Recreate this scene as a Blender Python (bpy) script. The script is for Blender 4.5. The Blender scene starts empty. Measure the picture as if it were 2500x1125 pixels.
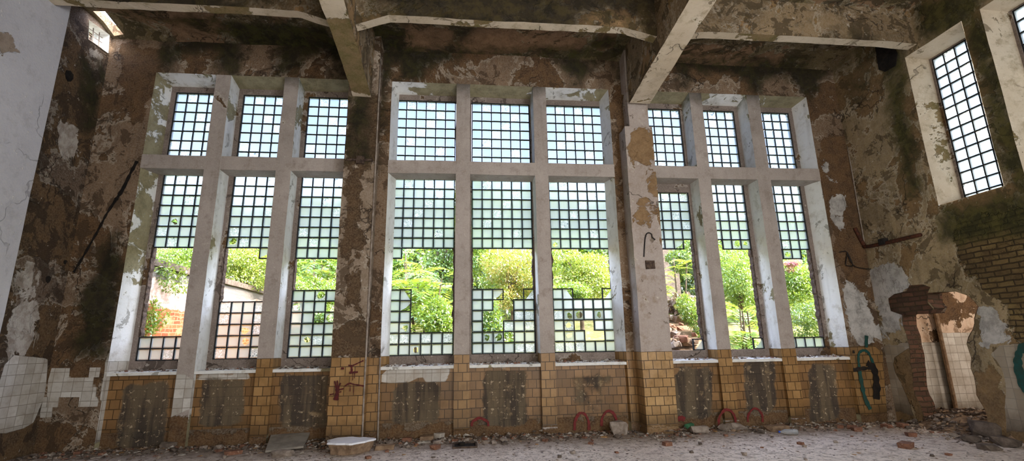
import bpy, bmesh, math, random
import numpy as np
from mathutils import Vector, Matrix, noise as mnoise
from mathutils.geometry import delaunay_2d_cdt
random.seed(7); rng = np.random.default_rng(7)
S = 9.0; EYE = 1.548
scene = bpy.context.scene
COL = scene.collection
# ------------------------------------------------------------------ camera
FPX, PI_, YA, RO = 1187.896, 0.22946736, 0.10733067, -0.017723
cF = Vector((math.sin(YA)*math.cos(PI_), math.cos(YA)*math.cos(PI_), math.sin(PI_)))
cR = Vector((math.cos(YA), -math.sin(YA), 0)); cU = cR.cross(cF)
cR, cU = cR*math.cos(RO)+cU*math.sin(RO), -cR*math.sin(RO)+cU*math.cos(RO)
cam_d = bpy.data.cameras.new('camera'); cam = bpy.data.objects.new('camera', cam_d); COL.objects.link(cam)
cam_d.sensor_width = 36; cam_d.sensor_fit = 'HORIZONTAL'; cam_d.lens = FPX/2500*36; cam_d.clip_start = .05; cam_d.clip_end = 500
mm = Matrix((cR, cU, -cF)).transposed().to_4x4(); mm.translation = (0, 0, EYE); cam.matrix_world = mm
scene.camera = cam
def ray(u, v):
    return cF + cR*((u-1250)/FPX) + cU*((562.5-v)/FPX)
def at(u, v, ax, val):
    """where the sight line through a measured point of the photograph meets the plane ax = val (metres)"""
    r = ray(u, v); o = (0, 0, EYE); t = (val-o['xyz'.index(ax)])/r['xyz'.index(ax)]
    return Vector((r.x*t, r.y*t, EYE+r.z*t))
def X(x): return x*S
def Z(z): return EYE+z*S
# ------------------------------------------------------------------ colours and node helpers
def lin(c):
    c = c/255.0
    return c/12.92 if c <= .04045 else ((c+.055)/1.055)**2.4
def C(r, g, b): return (lin(r), lin(g), lin(b), 1)
class NT:
    def __init__(s, name):
        s.m = bpy.data.materials.new(name); s.m.use_nodes = True; s.t = s.m.node_tree; s.t.nodes.clear()
        s._pos = None; s._uv = None
    def n(s, ty, ins=None, **kw):
        nd = s.t.nodes.new(ty)
        for k, v in kw.items(): setattr(nd, k, v)
        for k, v in (ins or {}).items(): s.put(nd.inputs[k], v)
        return nd
    def put(s, sock, v):
        if isinstance(v, bpy.types.NodeSocket): s.t.links.new(v, sock)
        elif v is not None: sock.default_value = v
    def pos(s):
        if s._pos is None: s._pos = s.n('ShaderNodeNewGeometry').outputs['Position']
        return s._pos
    def uv(s):
        if s._uv is None: s._uv = s.n('ShaderNodeUVMap', uv_map='uv').outputs[0]
        return s._uv
    def map(s, vec, scale=(1, 1, 1), loc=(0, 0, 0)):
        return s.n('ShaderNodeMapping', {'Vector': vec, 'Scale': scale, 'Location': loc}).outputs[0]
    def noise(s, scale, detail=4, rough=.6, vec=None, dist=0, col=False):
        nd = s.n('ShaderNodeTexNoise', {'Vector': vec or s.pos(), 'Scale': scale, 'Detail': detail, 'Roughness': rough, 'Distortion': dist})
        return nd.outputs['Color' if col else 'Fac']
    def math(s, op, a, b=0., c=None):
        nd = s.n('ShaderNodeMath', operation=op); s.put(nd.inputs[0], a); s.put(nd.inputs[1], b)
        if c is not None: s.put(nd.inputs[2], c)
        return nd.outputs[0]
    def step(s, v, lo, hi, smooth=True):
        return s.n('ShaderNodeMapRange', {'Value': v, 'From Min': lo, 'From Max': hi}, interpolation_type='SMOOTHSTEP' if smooth else 'LINEAR').outputs[0]
    def mix(s, f, a, b, mode='MIX'):
        nd = s.n('ShaderNodeMix', data_type='RGBA', blend_type=mode)
        s.put(nd.inputs[0], f); s.put(nd.inputs[6], a); s.put(nd.inputs[7], b)
        return nd.outputs[2]
    def attr(s, name): return s.n('ShaderNodeAttribute', attribute_name=name).outputs['Fac']
    def brick(s, w, h, c1, c2, cm, mortar=.006, off=.5, vec=None, sm=.1, bias=0.):
        nd = s.n('ShaderNodeTexBrick', {'Vector': vec or s.uv(), 'Color1': c1, 'Color2': c2, 'Mortar': cm, 'Scale': 1., 'Mortar Size': mortar,
                 'Mortar Smooth': sm, 'Bias': bias, 'Brick Width': w, 'Row Height': h}, offset=off)
        return nd.outputs['Color'], nd.outputs['Fac']
    def out(s, col, rough=.9, height=None, bump=.02, spec=.2, strength=1.):
        b = s.n('ShaderNodeBsdfPrincipled'); s.put(b.inputs['Base Color'], col); s.put(b.inputs['Roughness'], rough)
        b.inputs['Specular IOR Level'].default_value = spec
        if height is not None:
            bp = s.n('ShaderNodeBump', {'Height': height, 'Distance': bump, 'Strength': strength}); s.put(b.inputs['Normal'], bp.outputs[0])
        o = s.n('ShaderNodeOutputMaterial'); s.t.links.new(b.outputs[0], o.inputs['Surface'])
        return s.m
ATTRS = ('bare', 'pale', 'brick', 'tile', 'wtile', 'soot', 'moss')
TILETOP = Z(-.0185)
def plaster(name, c1, c2, c3, under=(C(98, 72, 46), C(70, 50, 34)), pale=(C(190, 186, 180), C(150, 146, 140)), tilec=(C(164, 128, 82), C(138, 104, 64)), damage=0., amp=.3, use=ATTRS, mossc=(C(30, 28, 18), C(50, 48, 24)), streak=.5, grime=.5, crack=.75, wtc=(C(206, 202, 194), C(176, 170, 160)), brickc=(C(126, 106, 68), C(92, 76, 50))):
    """aged wall: blotched plaster, with patches lost to undercoat, brick, tiles, soot and moss where the mesh says so"""
    t = NT(name)
    n1 = t.noise(.9, 4, .62); n2 = t.noise(5, 5, .7); n3 = t.noise(38, 2, .6)
    st = t.noise(1.6, 3, .65, vec=t.map(t.pos(), (2.6, 2.6, .25)))
    col = t.mix(t.step(n1, .35, .65), c1, c2)
    col = t.mix(t.math('MULTIPLY', t.step(n2, .48, .7), .8), col, c3)
    col = t.mix(t.math('MULTIPLY', t.step(st, .5, .72), streak), col, t.mix(.55, c3, C(60, 48, 36)))
    col = t.mix(t.math('MULTIPLY', t.step(n3, .3, .75), .25), col, t.mix(.5, c2, C(230, 220, 205)))
    h = t.math('ADD', t.math('MULTIPLY', n2, .6), t.math('MULTIPLY', n3, .25))
    rough = .92
    edge = t.math('ADD', t.math('MULTIPLY', t.math('SUBTRACT', t.noise(2.2, 6, .68, dist=.5), .5), amp*2.2), t.math('MULTIPLY', t.math('SUBTRACT', n2, .5), amp*.5))
    def fac(a, soft=.012, k=1.): return t.step(t.math('ADD', t.attr(a), t.math('MULTIPLY', edge, k)), -soft, soft)
    def relief(f, h, d): return t.math('SUBTRACT', h, t.math('MULTIPLY', f, d))
    uc = t.mix(t.step(n2, .35, .68), under[0], under[1]); uc = t.mix(t.math('MULTIPLY', t.step(n3, .35, .7), .35), uc, t.mix(.5, under[0], C(170, 150, 120)))
    if damage:
        dn = t.noise(.75, 7, .68, dist=.35); f = t.step(dn, 1-damage-.008, 1-damage+.008)
        col = t.mix(f, col, uc); h = relief(f, h, .8)
        lip = t.math('MULTIPLY', t.step(dn, 1-damage-.035, 1-damage-.01), t.math('SUBTRACT', 1., f)); col = t.mix(t.math('MULTIPLY', lip, .45), col, t.mix(.5, c1, C(226, 218, 200)))
        f2 = t.step(t.noise(2.3, 5, .72, dist=.6, vec=t.map(t.pos(), loc=(7, 3, 5))), 1.02-damage, 1.03-damage); col = t.mix(t.math('MULTIPLY', f2, .75), col, t.mix(.5, c3, C(40, 32, 24))); h = relief(f2, h, .4)
        fl = t.step(t.noise(9., 3, .7, vec=t.map(t.pos(), loc=(2, 9, 4))), .66, .69); col = t.mix(t.math('MULTIPLY', fl, .6), col, t.mix(.55, c1, C(232, 224, 210))); h = relief(fl, h, -.3)
    dv = t.n('ShaderNodeVectorMath', {0: t.pos(), 1: t.n('ShaderNodeVectorMath', {0: t.noise(2.2, 3, .65, col=True), 3: .7}, operation='SCALE').outputs[0]}, operation='ADD').outputs[0]
    ck = t.n('ShaderNodeTexVoronoi', {'Vector': dv, 'Scale': .8}, feature='DISTANCE_TO_EDGE').outputs['Distance']
    ckf = t.math('MULTIPLY', t.step(ck, .012, .004), t.math('MULTIPLY', t.step(n1, .5, .56), crack)); col = t.mix(ckf, col, C(44, 34, 26)); h = relief(ckf, h, .8)
    if 'bare' in use:
        f = fac('bare'); col = t.mix(f, col, uc); h = relief(f, h, .9)
    if 'pale' in use:
        f = fac('pale'); pc = t.mix(t.step(n2, .4, .66), pale[0], pale[1]); col = t.mix(f, col, pc); h = relief(f, h, -.5)
    if 'brick' in use:
        f = fac('brick', .02)
        wv = t.n('ShaderNodeVectorMath', {0: t.uv(), 1: t.n('ShaderNodeVectorMath', {0: t.noise(4, 4, .6, col=True), 3: .05}, operation='SCALE').outputs[0]}, operation='ADD').outputs[0]
        bc, bf = t.brick(.24, .085, brickc[0], brickc[1], C(62, 50, 34), .013, vec=wv, sm=.6)
        bc = t.mix(t.math('MULTIPLY', t.step(n2, .45, .7), .7), bc, C(74, 58, 38))
        col = t.mix(f, col, bc); h = t.math('SUBTRACT', relief(f, h, 1.2), t.math('MULTIPLY', t.math('MULTIPLY', f, bf), 1.2))
    def tiled(a, cA, cB, cM, off, h, col, rough, dirt, gap=.006):
        f = fac(a, .004, .05)
        bc, bf = t.brick(.156, .153, cA, cB, cM, gap, off, vec=t.map(t.uv(), loc=(.03, -(TILETOP % .153), 0)))
        d = t.step(t.noise(3., 4, .7), .38, .72)
        bc = t.mix(t.math('MULTIPLY', d, dirt), bc, C(112, 84, 48) if a == 'tile' else C(140, 124, 104))
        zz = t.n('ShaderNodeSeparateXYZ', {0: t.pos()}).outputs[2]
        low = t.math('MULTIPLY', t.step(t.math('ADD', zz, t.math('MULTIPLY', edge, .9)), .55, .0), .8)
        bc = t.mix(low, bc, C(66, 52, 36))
        foot = t.step(t.math('ADD', zz, t.math('MULTIPLY', edge, .35)), .16, .12)
        bc = t.mix(foot, bc, uc)
        hf = t.math('MULTIPLY', f, t.math('SUBTRACT', 1., foot))
        return t.mix(f, col, bc), t.n('ShaderNodeMix', {0: hf, 2: h, 3: t.math('SUBTRACT', t.math('MULTIPLY_ADD', n2, .12, .75), t.math('MULTIPLY', bf, .9))}).outputs[0], t.n('ShaderNodeMix', {0: f, 2: rough, 3: .38}).outputs[0]
    if 'tile' in use: col, h, rough = tiled('tile', tilec[0], tilec[1], C(66, 50, 32), .5, h, col, rough, .6)
    if 'wtile' in use: col, h, rough = tiled('wtile', wtc[0], wtc[1], C(140, 132, 120), .0, h, col, rough, .55, .004)
    if 'soot' in use:
        f = t.math('MULTIPLY', fac('soot', .025, .3), .92)
        sc = t.mix(t.step(st, .42, .58), C(64, 57, 50), C(100, 88, 70)); sc = t.mix(t.step(n2, .58, .72), sc, C(140, 120, 92)); sc = t.mix(t.step(n3, .62, .78), sc, C(36, 32, 28)); sc = t.mix(t.step(t.noise(13., 3, .7), .6, .64), sc, C(168, 150, 124))
        col = t.mix(f, col, sc); rough = t.n('ShaderNodeMix', {0: f, 2: rough, 3: .9}).outputs[0]
    if 'moss' in use:
        f = t.math('MULTIPLY', fac('moss', .16, 1.), .93)
        mc = t.mix(t.step(n2, .42, .62), mossc[0], mossc[1])
        col = t.mix(f, col, mc)
    if grime:
        col = t.mix(t.math('MULTIPLY', t.step(t.noise(.55, 3, .6), .52, .75), grime), col, C(58, 48, 36), 'MIX')
    return t.out(col, rough, h, .014, .25, .9)
def simple(name, a, b, scale=8, rough=.85, bump=.01, spec=.25, c=None):
    t = NT(name); n = t.noise(scale, 6, .65)
    col = t.mix(t.step(n, .35, .65), a, b)
    if c: col = t.mix(t.step(t.noise(scale*2.7, 4, .6), .55, .68), col, c)
    return t.out(col, rough, n, bump, spec)
M = {}
M['back'] = plaster('aged_window_wall_plaster', C(122, 98, 74), C(104, 82, 60), C(88, 68, 48), damage=.47)
M['mull'] = plaster('grey_mullion_plaster', C(170, 159, 151), C(156, 145, 137), C(136, 123, 113), damage=.32, amp=.12, streak=.25, grime=.3, crack=.0)
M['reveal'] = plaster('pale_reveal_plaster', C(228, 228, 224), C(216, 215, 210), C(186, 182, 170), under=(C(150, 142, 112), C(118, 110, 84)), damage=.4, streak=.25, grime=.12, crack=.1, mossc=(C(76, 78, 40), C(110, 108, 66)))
M['frame'] = plaster('dirty_frame_concrete', C(128, 114, 106), C(112, 99, 90), C(92, 80, 72), damage=.4, amp=.1, streak=.2, grime=.3)
M['apron'] = plaster('tiled_apron', C(96, 78, 56), C(80, 62, 44), C(64, 50, 36), tilec=(C(148, 112, 72), C(112, 84, 54)), amp=.35, grime=.3)
M['colL'] = plaster('stained_column_plaster', C(146, 128, 110), C(124, 106, 86), C(104, 84, 62), under=(C(84, 64, 44), C(64, 48, 34)), damage=.47, grime=.3)
M['colR'] = plaster('grey_column_plaster', C(168, 156, 148), C(156, 142, 132), C(134, 116, 98), under=(C(136, 108, 76), C(112, 86, 58)), damage=.4, amp=.3, streak=.15, grime=.08, tilec=(C(186, 150, 100), C(160, 124, 78)))
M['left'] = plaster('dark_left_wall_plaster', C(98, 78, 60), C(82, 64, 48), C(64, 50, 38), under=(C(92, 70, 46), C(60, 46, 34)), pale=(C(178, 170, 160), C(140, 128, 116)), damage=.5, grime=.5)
M['right'] = plaster('mottled_right_wall_plaster', C(158, 138, 104), C(134, 116, 84), C(108, 92, 64), under=(C(132, 106, 72), C(102, 82, 56)), damage=.46, grime=.3, mossc=(C(48, 48, 24), C(80, 76, 38)), tilec=(C(158, 122, 74), C(138, 102, 58)), wtc=(C(172, 160, 142), C(146, 134, 116)))
M['ceil'] = plaster('mossy_ceiling_plaster', C(118, 104, 68), C(98, 82, 56), C(76, 68, 42), under=(C(140, 112, 86), C(112, 88, 66)), damage=.5, use=('bare', 'pale', 'moss'), mossc=(C(30, 30, 18), C(58, 58, 24)), grime=.5)
M['soffit'] = plaster('light_beam_soffit', C(204, 190, 168), C(188, 172, 148), C(150, 134, 106), under=(C(128, 108, 76), C(100, 92, 52)), damage=.4, use=('bare', 'moss'), streak=0, grime=.15, mossc=(C(84, 86, 36), C(110, 108, 58)))
M['beam'] = plaster('beam_face_plaster', C(136, 114, 82), C(112, 92, 64), C(90, 76, 50), under=(C(150, 118, 82), C(108, 90, 54)), damage=.48, use=('bare', 'moss'), mossc=(C(32, 28, 18), C(60, 52, 28)), grime=.4)
M['pier'] = plaster('white_pier_plaster', C(190, 189, 194), C(180, 179, 185), C(166, 164, 168), under=(C(150, 136, 124), C(126, 112, 100)), damage=.28, use=('bare',), streak=.05, grime=.05, crack=.35)
M['room2'] = plaster('pink_next_room_wall', C(206, 180, 158), C(192, 164, 140), C(168, 138, 110), damage=.42, use=('bare', 'wtile'), grime=.1)
# floor
def floor_mat():
    t = NT('dusty_concrete_floor'); n1 = t.noise(.5, 6, .6); n2 = t.noise(7, 8, .7); n3 = t.noise(60, 3, .6)
    col = t.mix(t.step(n1, .35, .65), C(226, 212, 198), C(210, 194, 178)); col = t.mix(t.math('MULTIPLY', t.step(n2, .45, .68), .7), col, C(126, 108, 94))
    col = t.mix(t.step(n3, .6, .72), col, C(206, 194, 184))
    y = t.n('ShaderNodeSeparateXYZ', {0: t.pos()}).outputs[1]
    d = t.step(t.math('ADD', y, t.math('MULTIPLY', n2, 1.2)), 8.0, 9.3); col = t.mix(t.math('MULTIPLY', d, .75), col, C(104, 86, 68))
    v = t.n('ShaderNodeTexVoronoi', {'Vector': t.pos(), 'Scale': 22.}).outputs[0]
    col = t.mix(t.step(v, .28, .12), col, t.mix(n2, C(96, 82, 70), C(200, 190, 182)))
    return t.out(col, .92, t.math('ADD', t.math('MULTIPLY', n2, .7), t.math('MULTIPLY', t.step(v, .4, .1), .5)), .03, .2)
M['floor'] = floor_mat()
M['core'] = plaster('broken_masonry', C(104, 80, 58), C(86, 64, 46), C(66, 48, 36), under=(C(112, 80, 58), C(84, 60, 44)), damage=.5, use=('brick',), crack=.9, brickc=(C(98, 66, 48), C(66, 46, 34)))
def glass_mat(name, tint, trans):
    t = NT(name); isl = t.n('ShaderNodeNewGeometry').outputs['Random Per Island']
    w = t.n('ShaderNodeTexWave', {'Vector': t.uv(), 'Scale': 14.}, bands_direction='X').outputs[1]
    w2 = t.n('ShaderNodeTexWave', {'Vector': t.uv(), 'Scale': 14.}, bands_direction='Y').outputs[1]
    wv = t.n('ShaderNodeMix', {0: t.math('GREATER_THAN', isl, .45), 2: w, 3: w2}).outputs[0]
    c = t.mix(t.math('MULTIPLY', wv, .45), tint, C(112, 126, 132)); c = t.mix(t.math('MULTIPLY', isl, .3), c, C(168, 176, 166)); crk = t.math('MULTIPLY', t.step(t.noise(26., 5, .7, dist=1.5), .5, .6), t.math('GREATER_THAN', isl, .84)); c = t.mix(crk, c, C(252, 252, 252)); crk2 = t.math('MULTIPLY', t.step(t.noise(17., 4, .6, dist=2.), .6, .64), t.math('GREATER_THAN', isl, .88)); c = t.mix(crk2, c, C(90, 100, 104))
    rf = t.n('ShaderNodeBsdfRefraction', {'Color': c, 'Roughness': .38, 'IOR': 1.08})
    tl = t.n('ShaderNodeBsdfTranslucent', {'Color': c}); tp = t.n('ShaderNodeBsdfTransparent', {'Color': c}); gl = t.n('ShaderNodeBsdfGlossy', {'Roughness': .15})
    a = t.n('ShaderNodeMixShader', {0: .72, 1: rf.outputs[0], 2: tl.outputs[0]}); b = t.n('ShaderNodeMixShader', {0: trans, 1: a.outputs[0], 2: tp.outputs[0]})
    d = t.n('ShaderNodeMixShader', {0: .04, 1: b.outputs[0], 2: gl.outputs[0]})
    o = t.n('ShaderNodeOutputMaterial'); t.t.links.new(d.outputs[0], o.inputs[0]); return t.m
M['glass'] = glass_mat('ribbed_glass_block', C(148, 160, 190), .10)
M['glass_low'] = glass_mat('ribbed_glass_block_leaf_light', C(202, 206, 190), .10)  # same blocks, tinted greenish for the light coming through the leaves
M['glass_side'] = glass_mat('ribbed_glass_block_sunlit', C(98, 110, 122), .0)  # same blocks again, tinted darker against the direct sun behind them
M['glass_rim'] = glass_mat('glass_block_rim', C(206, 214, 222), .05)
M['mortar'] = simple('dark_mortar', C(44, 48, 52), C(30, 32, 36), 20, .9)
M['rust'] = simple('rusty_iron', C(86, 48, 30), C(52, 32, 24), 14, .8)
M['black'] = simple('black_cable', C(28, 26, 26), C(44, 38, 34), 20, .6)
M['dark'] = simple('sooty_black', C(20, 17, 15), C(38, 32, 27), 10, .95)
M['chip'] = simple('chipped_edge', C(96, 80, 68), C(58, 46, 40), 18, .95, .02)
M['brick_red'] = simple('broken_red_brick', C(132, 92, 72), C(108, 76, 60), 12, .95, .02, c=C(150, 124, 106))
M['brick_pale'] = simple('pale_mortared_brick', C(146, 122, 98), C(116, 94, 74), 12, .95, .02)
M['plast'] = simple('plaster_rubble', C(158, 146, 134), C(124, 110, 98), 10, .95, .02)
M['shard'] = simple('glazed_tile_shard', C(180, 172, 160), C(150, 140, 128), 6, .5, .003)
M['shardy'] = simple('ochre_tile_shard', C(172, 132, 84), C(140, 106, 66), 6, .45, .003)
M['greyst'] = simple('grey_stone_rubble', C(108, 96, 86), C(80, 70, 62), 10, .95, .02)
M['white'] = simple('white_glazed_top', C(236, 238, 242), C(220, 222, 228), 3, .35, .002)
M['board'] = simple('grey_weathered_board', C(150, 142, 130), C(122, 114, 104), 4, .85, .004)
M['redpaint'] = simple('red_spray_paint', C(116, 36, 36), C(92, 32, 30), 18, .7, .001, c=C(104, 66, 44))
M['darkred'] = simple('dark_red_paint', C(84, 18, 18), C(58, 14, 14), 18, .5, .001)
M['blackpaint'] = simple('black_spray_paint', C(26, 22, 20), C(38, 32, 26), 12, .7, .001)
M['teal'] = simple('teal_spray_paint', C(28, 74, 68), C(36, 62, 54), 12, .7, .001)
M['ruin'] = None
# ------------------------------------------------------------------ mesh helpers
def jit(v, k=1.):
    p = Vector(v); a = mnoise.noise_vector(p*.9)*.010 + mnoise.noise_vector(p*4.3)*.007
    return (v[0]+a.x*k, v[1]+a.y*k, v[2]+a.z*k)
MASK = {}
def poly_mask(key, attr, pts): MASK.setdefault(key, {}).setdefault(attr, []).append(np.array([(p[0], p[1]) for p in pts], float))
def sdf(P, poly):
    """signed distance (inside positive) of points P to a polygon"""
    A = poly; B = np.roll(poly, -1, 0); d = np.full(len(P), 1e9); ins = np.zeros(len(P), bool)
    for a, b in zip(A, B):
        ab = b-a; t = np.clip(((P-a)@ab)/max(ab@ab, 1e-12), 0, 1); q = P-a-t[:, None]*ab; d = np.minimum(d, np.hypot(q[:, 0], q[:, 1]))
        if a[1] != b[1]:
            c = ((a[1] > P[:, 1]) != (b[1] > P[:, 1])) & (P[:, 0] < (b[0]-a[0])*(P[:, 1]-a[1])/(b[1]-a[1])+a[0]); ins ^= c
    return np.where(ins, d, -d)
def inpoly(x, y, poly):
    r = False; n = len(poly)
    for i in range(n):
        x1, y1 = poly[i]; x2, y2 = poly[(i+1) % n]
        if (y1 > y) != (y2 > y) and x < (x2-x1)*(y-y1)/(y2-y1)+x1: r = not r
    return r
def mk(name, verts, faces, mat, parent=None, key=None, dims='xz', fn=None, smooth=False, uv=True, jitter=0., kind=None, recalc=True):
    me = bpy.data.meshes.new(name)
    V = [jit(v, jitter) for v in verts] if jitter else [tuple(v) for v in verts]
    me.from_pydata(V, [], faces); me.update()
    if recalc:
        bm = bmesh.new(); bm.from_mesh(me); bmesh.ops.recalc_face_normals(bm, faces=bm.faces); bm.to_mesh(me); bm.free()
    mats = mat if isinstance(mat, (list, tuple)) else [mat]
    for m in mats: me.materials.append(M[m])
    if uv:
        ul = me.uv_layers.new(name='uv'); co = [Vector(v) for v in verts]; data = np.zeros(len(me.loops)*2)
        for p in me.polygons:
            n = p.normal; ax = max(range(3), key=lambda i: abs(n[i])); ij = ((1, 2), (0, 2), (0, 1))[ax]
            for li in p.loop_indices:
                c = co[me.loops[li].vertex_index]; data[2*li] = c[ij[0]]; data[2*li+1] = c[ij[1]]
        ul.data.foreach_set('uv', data)
        P3 = np.array([tuple(v) for v in verts], float); mk_ = MASK.get(key, {}) if key else {}
        P2 = P3[:, ['xyz'.index(dims[0]), 'xyz'.index(dims[1])]]
        for a in ATTRS:
            val = np.full(len(P3), -5.)
            for pl in mk_.get(a, []): val = np.maximum(val, sdf(P2, pl))
            if fn and a in fn: val = np.maximum(val, fn[a](P3))
            at_ = me.attributes.new(a, 'FLOAT', 'POINT'); at_.data.foreach_set('value', val)
    if smooth: me.polygons.foreach_set('use_smooth', [True]*len(me.polygons))
    o = bpy.data.objects.new(name, me); COL.objects.link(o)
    if parent:
        o.parent = parent; bpy.context.view_layer.update() if False else None
        o.matrix_parent_inverse = Matrix.Translation(-Vector(parent.location))
    if kind: o['kind'] = kind
    return o
def tag(o, label=None, cat=None, group=None, kind=None):
    if label: o['label'] = label
    if cat: o['category'] = cat
    if group: o['group'] = group
    if kind: o['kind'] = kind
    return o
def empty(name, loc, label=None, cat=None, group=None, kind=None):
    o = bpy.data.objects.new(name, None); COL.objects.link(o); o.location = loc; o.empty_display_size = .2
    return tag(o, label, cat, group, kind)
def lins(a, b, step):
    n = max(1, int(round(abs(b-a)/step))); return [a+(b-a)*i/n for i in range(n+1)]
class MB:
    def __init__(s): s.v = []; s.f = []; s.d = {}
    def vert(s, p):
        k = tuple(round(c, 4) for c in p)
        if k not in s.d: s.d[k] = len(s.v); s.v.append(tuple(p))
        return s.d[k]
    def quadgrid(s, o, du, dv, nu, nv):
        o = Vector(o); du = Vector(du); dv = Vector(dv)
        ids = [[s.vert(o+du*(i/nu)+dv*(j/nv)) for j in range(nv+1)] for i in range(nu+1)]
        for i in range(nu):
            for j in range(nv): s.f.append((ids[i][j], ids[i+1][j], ids[i+1][j+1], ids[i][j+1]))
    def patch(s, a, b, c, d, step=.4):
        """bilinear patch a-b-c-d"""
        a, b, c, d = map(Vector, (a, b, c, d)); nu = max(1, round(max((b-a).length, (c-d).length)/step)); nv = max(1, round(max((d-a).length, (c-b).length)/step))
        ids = [[s.vert((a*(1-i/nu)+b*(i/nu))*(1-j/nv)+(d*(1-i/nu)+c*(i/nu))*(j/nv)) for j in range(nv+1)] for i in range(nu+1)]
        for i in range(nu):
            for j in range(nv): s.f.append((ids[i][j], ids[i+1][j], ids[i+1][j+1], ids[i][j+1]))
    def box(s, x0, x1, y0, y1, z0, z1, step=.3, skip=''):
        def n(a, b): return max(1, int(round(abs(b-a)/step)))
        nx, ny, nz = n(x0, x1), n(y0, y1), n(z0, z1)
        if 'f' not in skip: s.quadgrid((x0, y0, z0), (x1-x0, 0, 0), (0, 0, z1-z0), nx, nz)
        if 'b' not in skip: s.quadgrid((x0, y1, z0), (x1-x0, 0, 0), (0, 0, z1-z0), nx, nz)
        if 'l' not in skip: s.quadgrid((x0, y0, z0), (0, y1-y0, 0), (0, 0, z1-z0), ny, nz)
        if 'r' not in skip: s.quadgrid((x1, y0, z0), (0, y1-y0, 0), (0, 0, z1-z0), ny, nz)
        if 'd' not in skip: s.quadgrid((x0, y0, z0), (x1-x0, 0, 0), (0, y1-y0, 0), nx, ny)
        if 'u' not in skip: s.quadgrid((x0, y0, z1), (x1-x0, 0, 0), (0, y1-y0, 0), nx, ny)
    def tube(s, pts, r, sides=8, taper=1.):
        pts = [Vector(p) for p in pts]; rings = []
        for i, p in enumerate(pts):
            d = (pts[min(i+1, len(pts)-1)]-pts[max(i-1, 0)]).normalized(); a = d.orthogonal().normalized()
            if i and abs(a.dot(pa)) < .999: a = (pa-d*pa.dot(d)).normalized()
            pa = a; b = d.cross(a); rr = r*(1+(taper-1)*i/max(1, len(pts)-1)); base = len(s.v)
            for k in range(sides):
                t = 2*math.pi*k/sides; s.v.append(tuple(p+(a*math.cos(t)+b*math.sin(t))*rr))
            rings.append(base)
        for i in range(len(pts)-1):
            for k in range(sides): s.f.append((rings[i]+k, rings[i]+(k+1) % sides, rings[i+1]+(k+1) % sides, rings[i+1]+k))
        s.f.append(tuple(rings[0]+k for k in range(sides))); s.f.append(tuple(rings[-1]+k for k in range(sides)))
    def prism(s, poly, to3, d):
        """polygon (2-D) lifted by to3 and thickened by vector d"""
        n = len(poly); b = len(s.v); d = Vector(d)
        for p in poly: s.v.append(tuple(Vector(to3(*p))))
        for p in poly: s.v.append(tuple(Vector(to3(*p))+d))
        s.f.append(tuple(b+i for i in range(n))); s.f.append(tuple(b+n+i for i in range(n-1, -1, -1)))
        for i in range(n): s.f.append((b+i, b+(i+1) % n, b+n+(i+1) % n, b+n+i))
    def build(s, name, mat, parent=None, **k): return mk(name, s.v, s.f, mat, parent, **k)
def dense(poly, step):
    out = []
    for i, a in enumerate(poly):
        b = poly[(i+1) % len(poly)]; n = max(1, int(math.hypot(b[0]-a[0], b[1]-a[1])/step))
        out += [(a[0]+(b[0]-a[0])*k/n, a[1]+(b[1]-a[1])*k/n) for k in range(n)]
    return out
def sheet(outline, holes, step):
    """triangulated flat sheet with holes; returns 2-D verts and faces"""
    V = []; E = []
    for pl in [outline]+holes:
        d = dense(pl, step); b = len(V); V += d; E += [(b+i, b+(i+1) % len(d)) for i in range(len(d))]
    xs = [p[0] for p in outline]; ys = [p[1] for p in outline]; edge = np.array(V)
    for x in np.arange(min(xs)+step/2, max(xs), step):
        for y in np.arange(min(ys)+step/2, max(ys), step):
            q = (x+random.uniform(-.15, .15)*step, y+random.uniform(-.15, .15)*step)
            if inpoly(q[0], q[1], outline) and not any(inpoly(q[0], q[1], h) for h in holes) and np.min(np.hypot(edge[:, 0]-q[0], edge[:, 1]-q[1])) > step*.45: V.append(q)
    r = delaunay_2d_cdt([Vector(v) for v in V], E, [], 0, 1e-5)
    P = [tuple(v) for v in r[0]]; F = []
    for f in r[2]:
        cx = sum(P[i][0] for i in f)/len(f); cy = sum(P[i][1] for i in f)/len(f)
        if inpoly(cx, cy, outline) and not any(inpoly(cx, cy, h) for h in holes): F.append(tuple(f))
    return P, F
YW = S                                       # inner face of the window wall
XL, XR = X(-.742), X(.917); ZC = Z(.66); YB = -4.0
def PB(pts, y=YW): return [(at(u, v, 'y', y).x, at(u, v, 'y', y).z) for u, v in pts]
def PX(pts, x): return [(at(u, v, 'x', x).y, at(u, v, 'x', x).z) for u, v in pts]
def PZ(pts, z): return [(at(u, v, 'z', z).x, at(u, v, 'z', z).y) for u, v in pts]
def cr(x0, y0, s, pts): return [(x0+a/s, y0+b/s) for a, b in pts]
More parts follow.
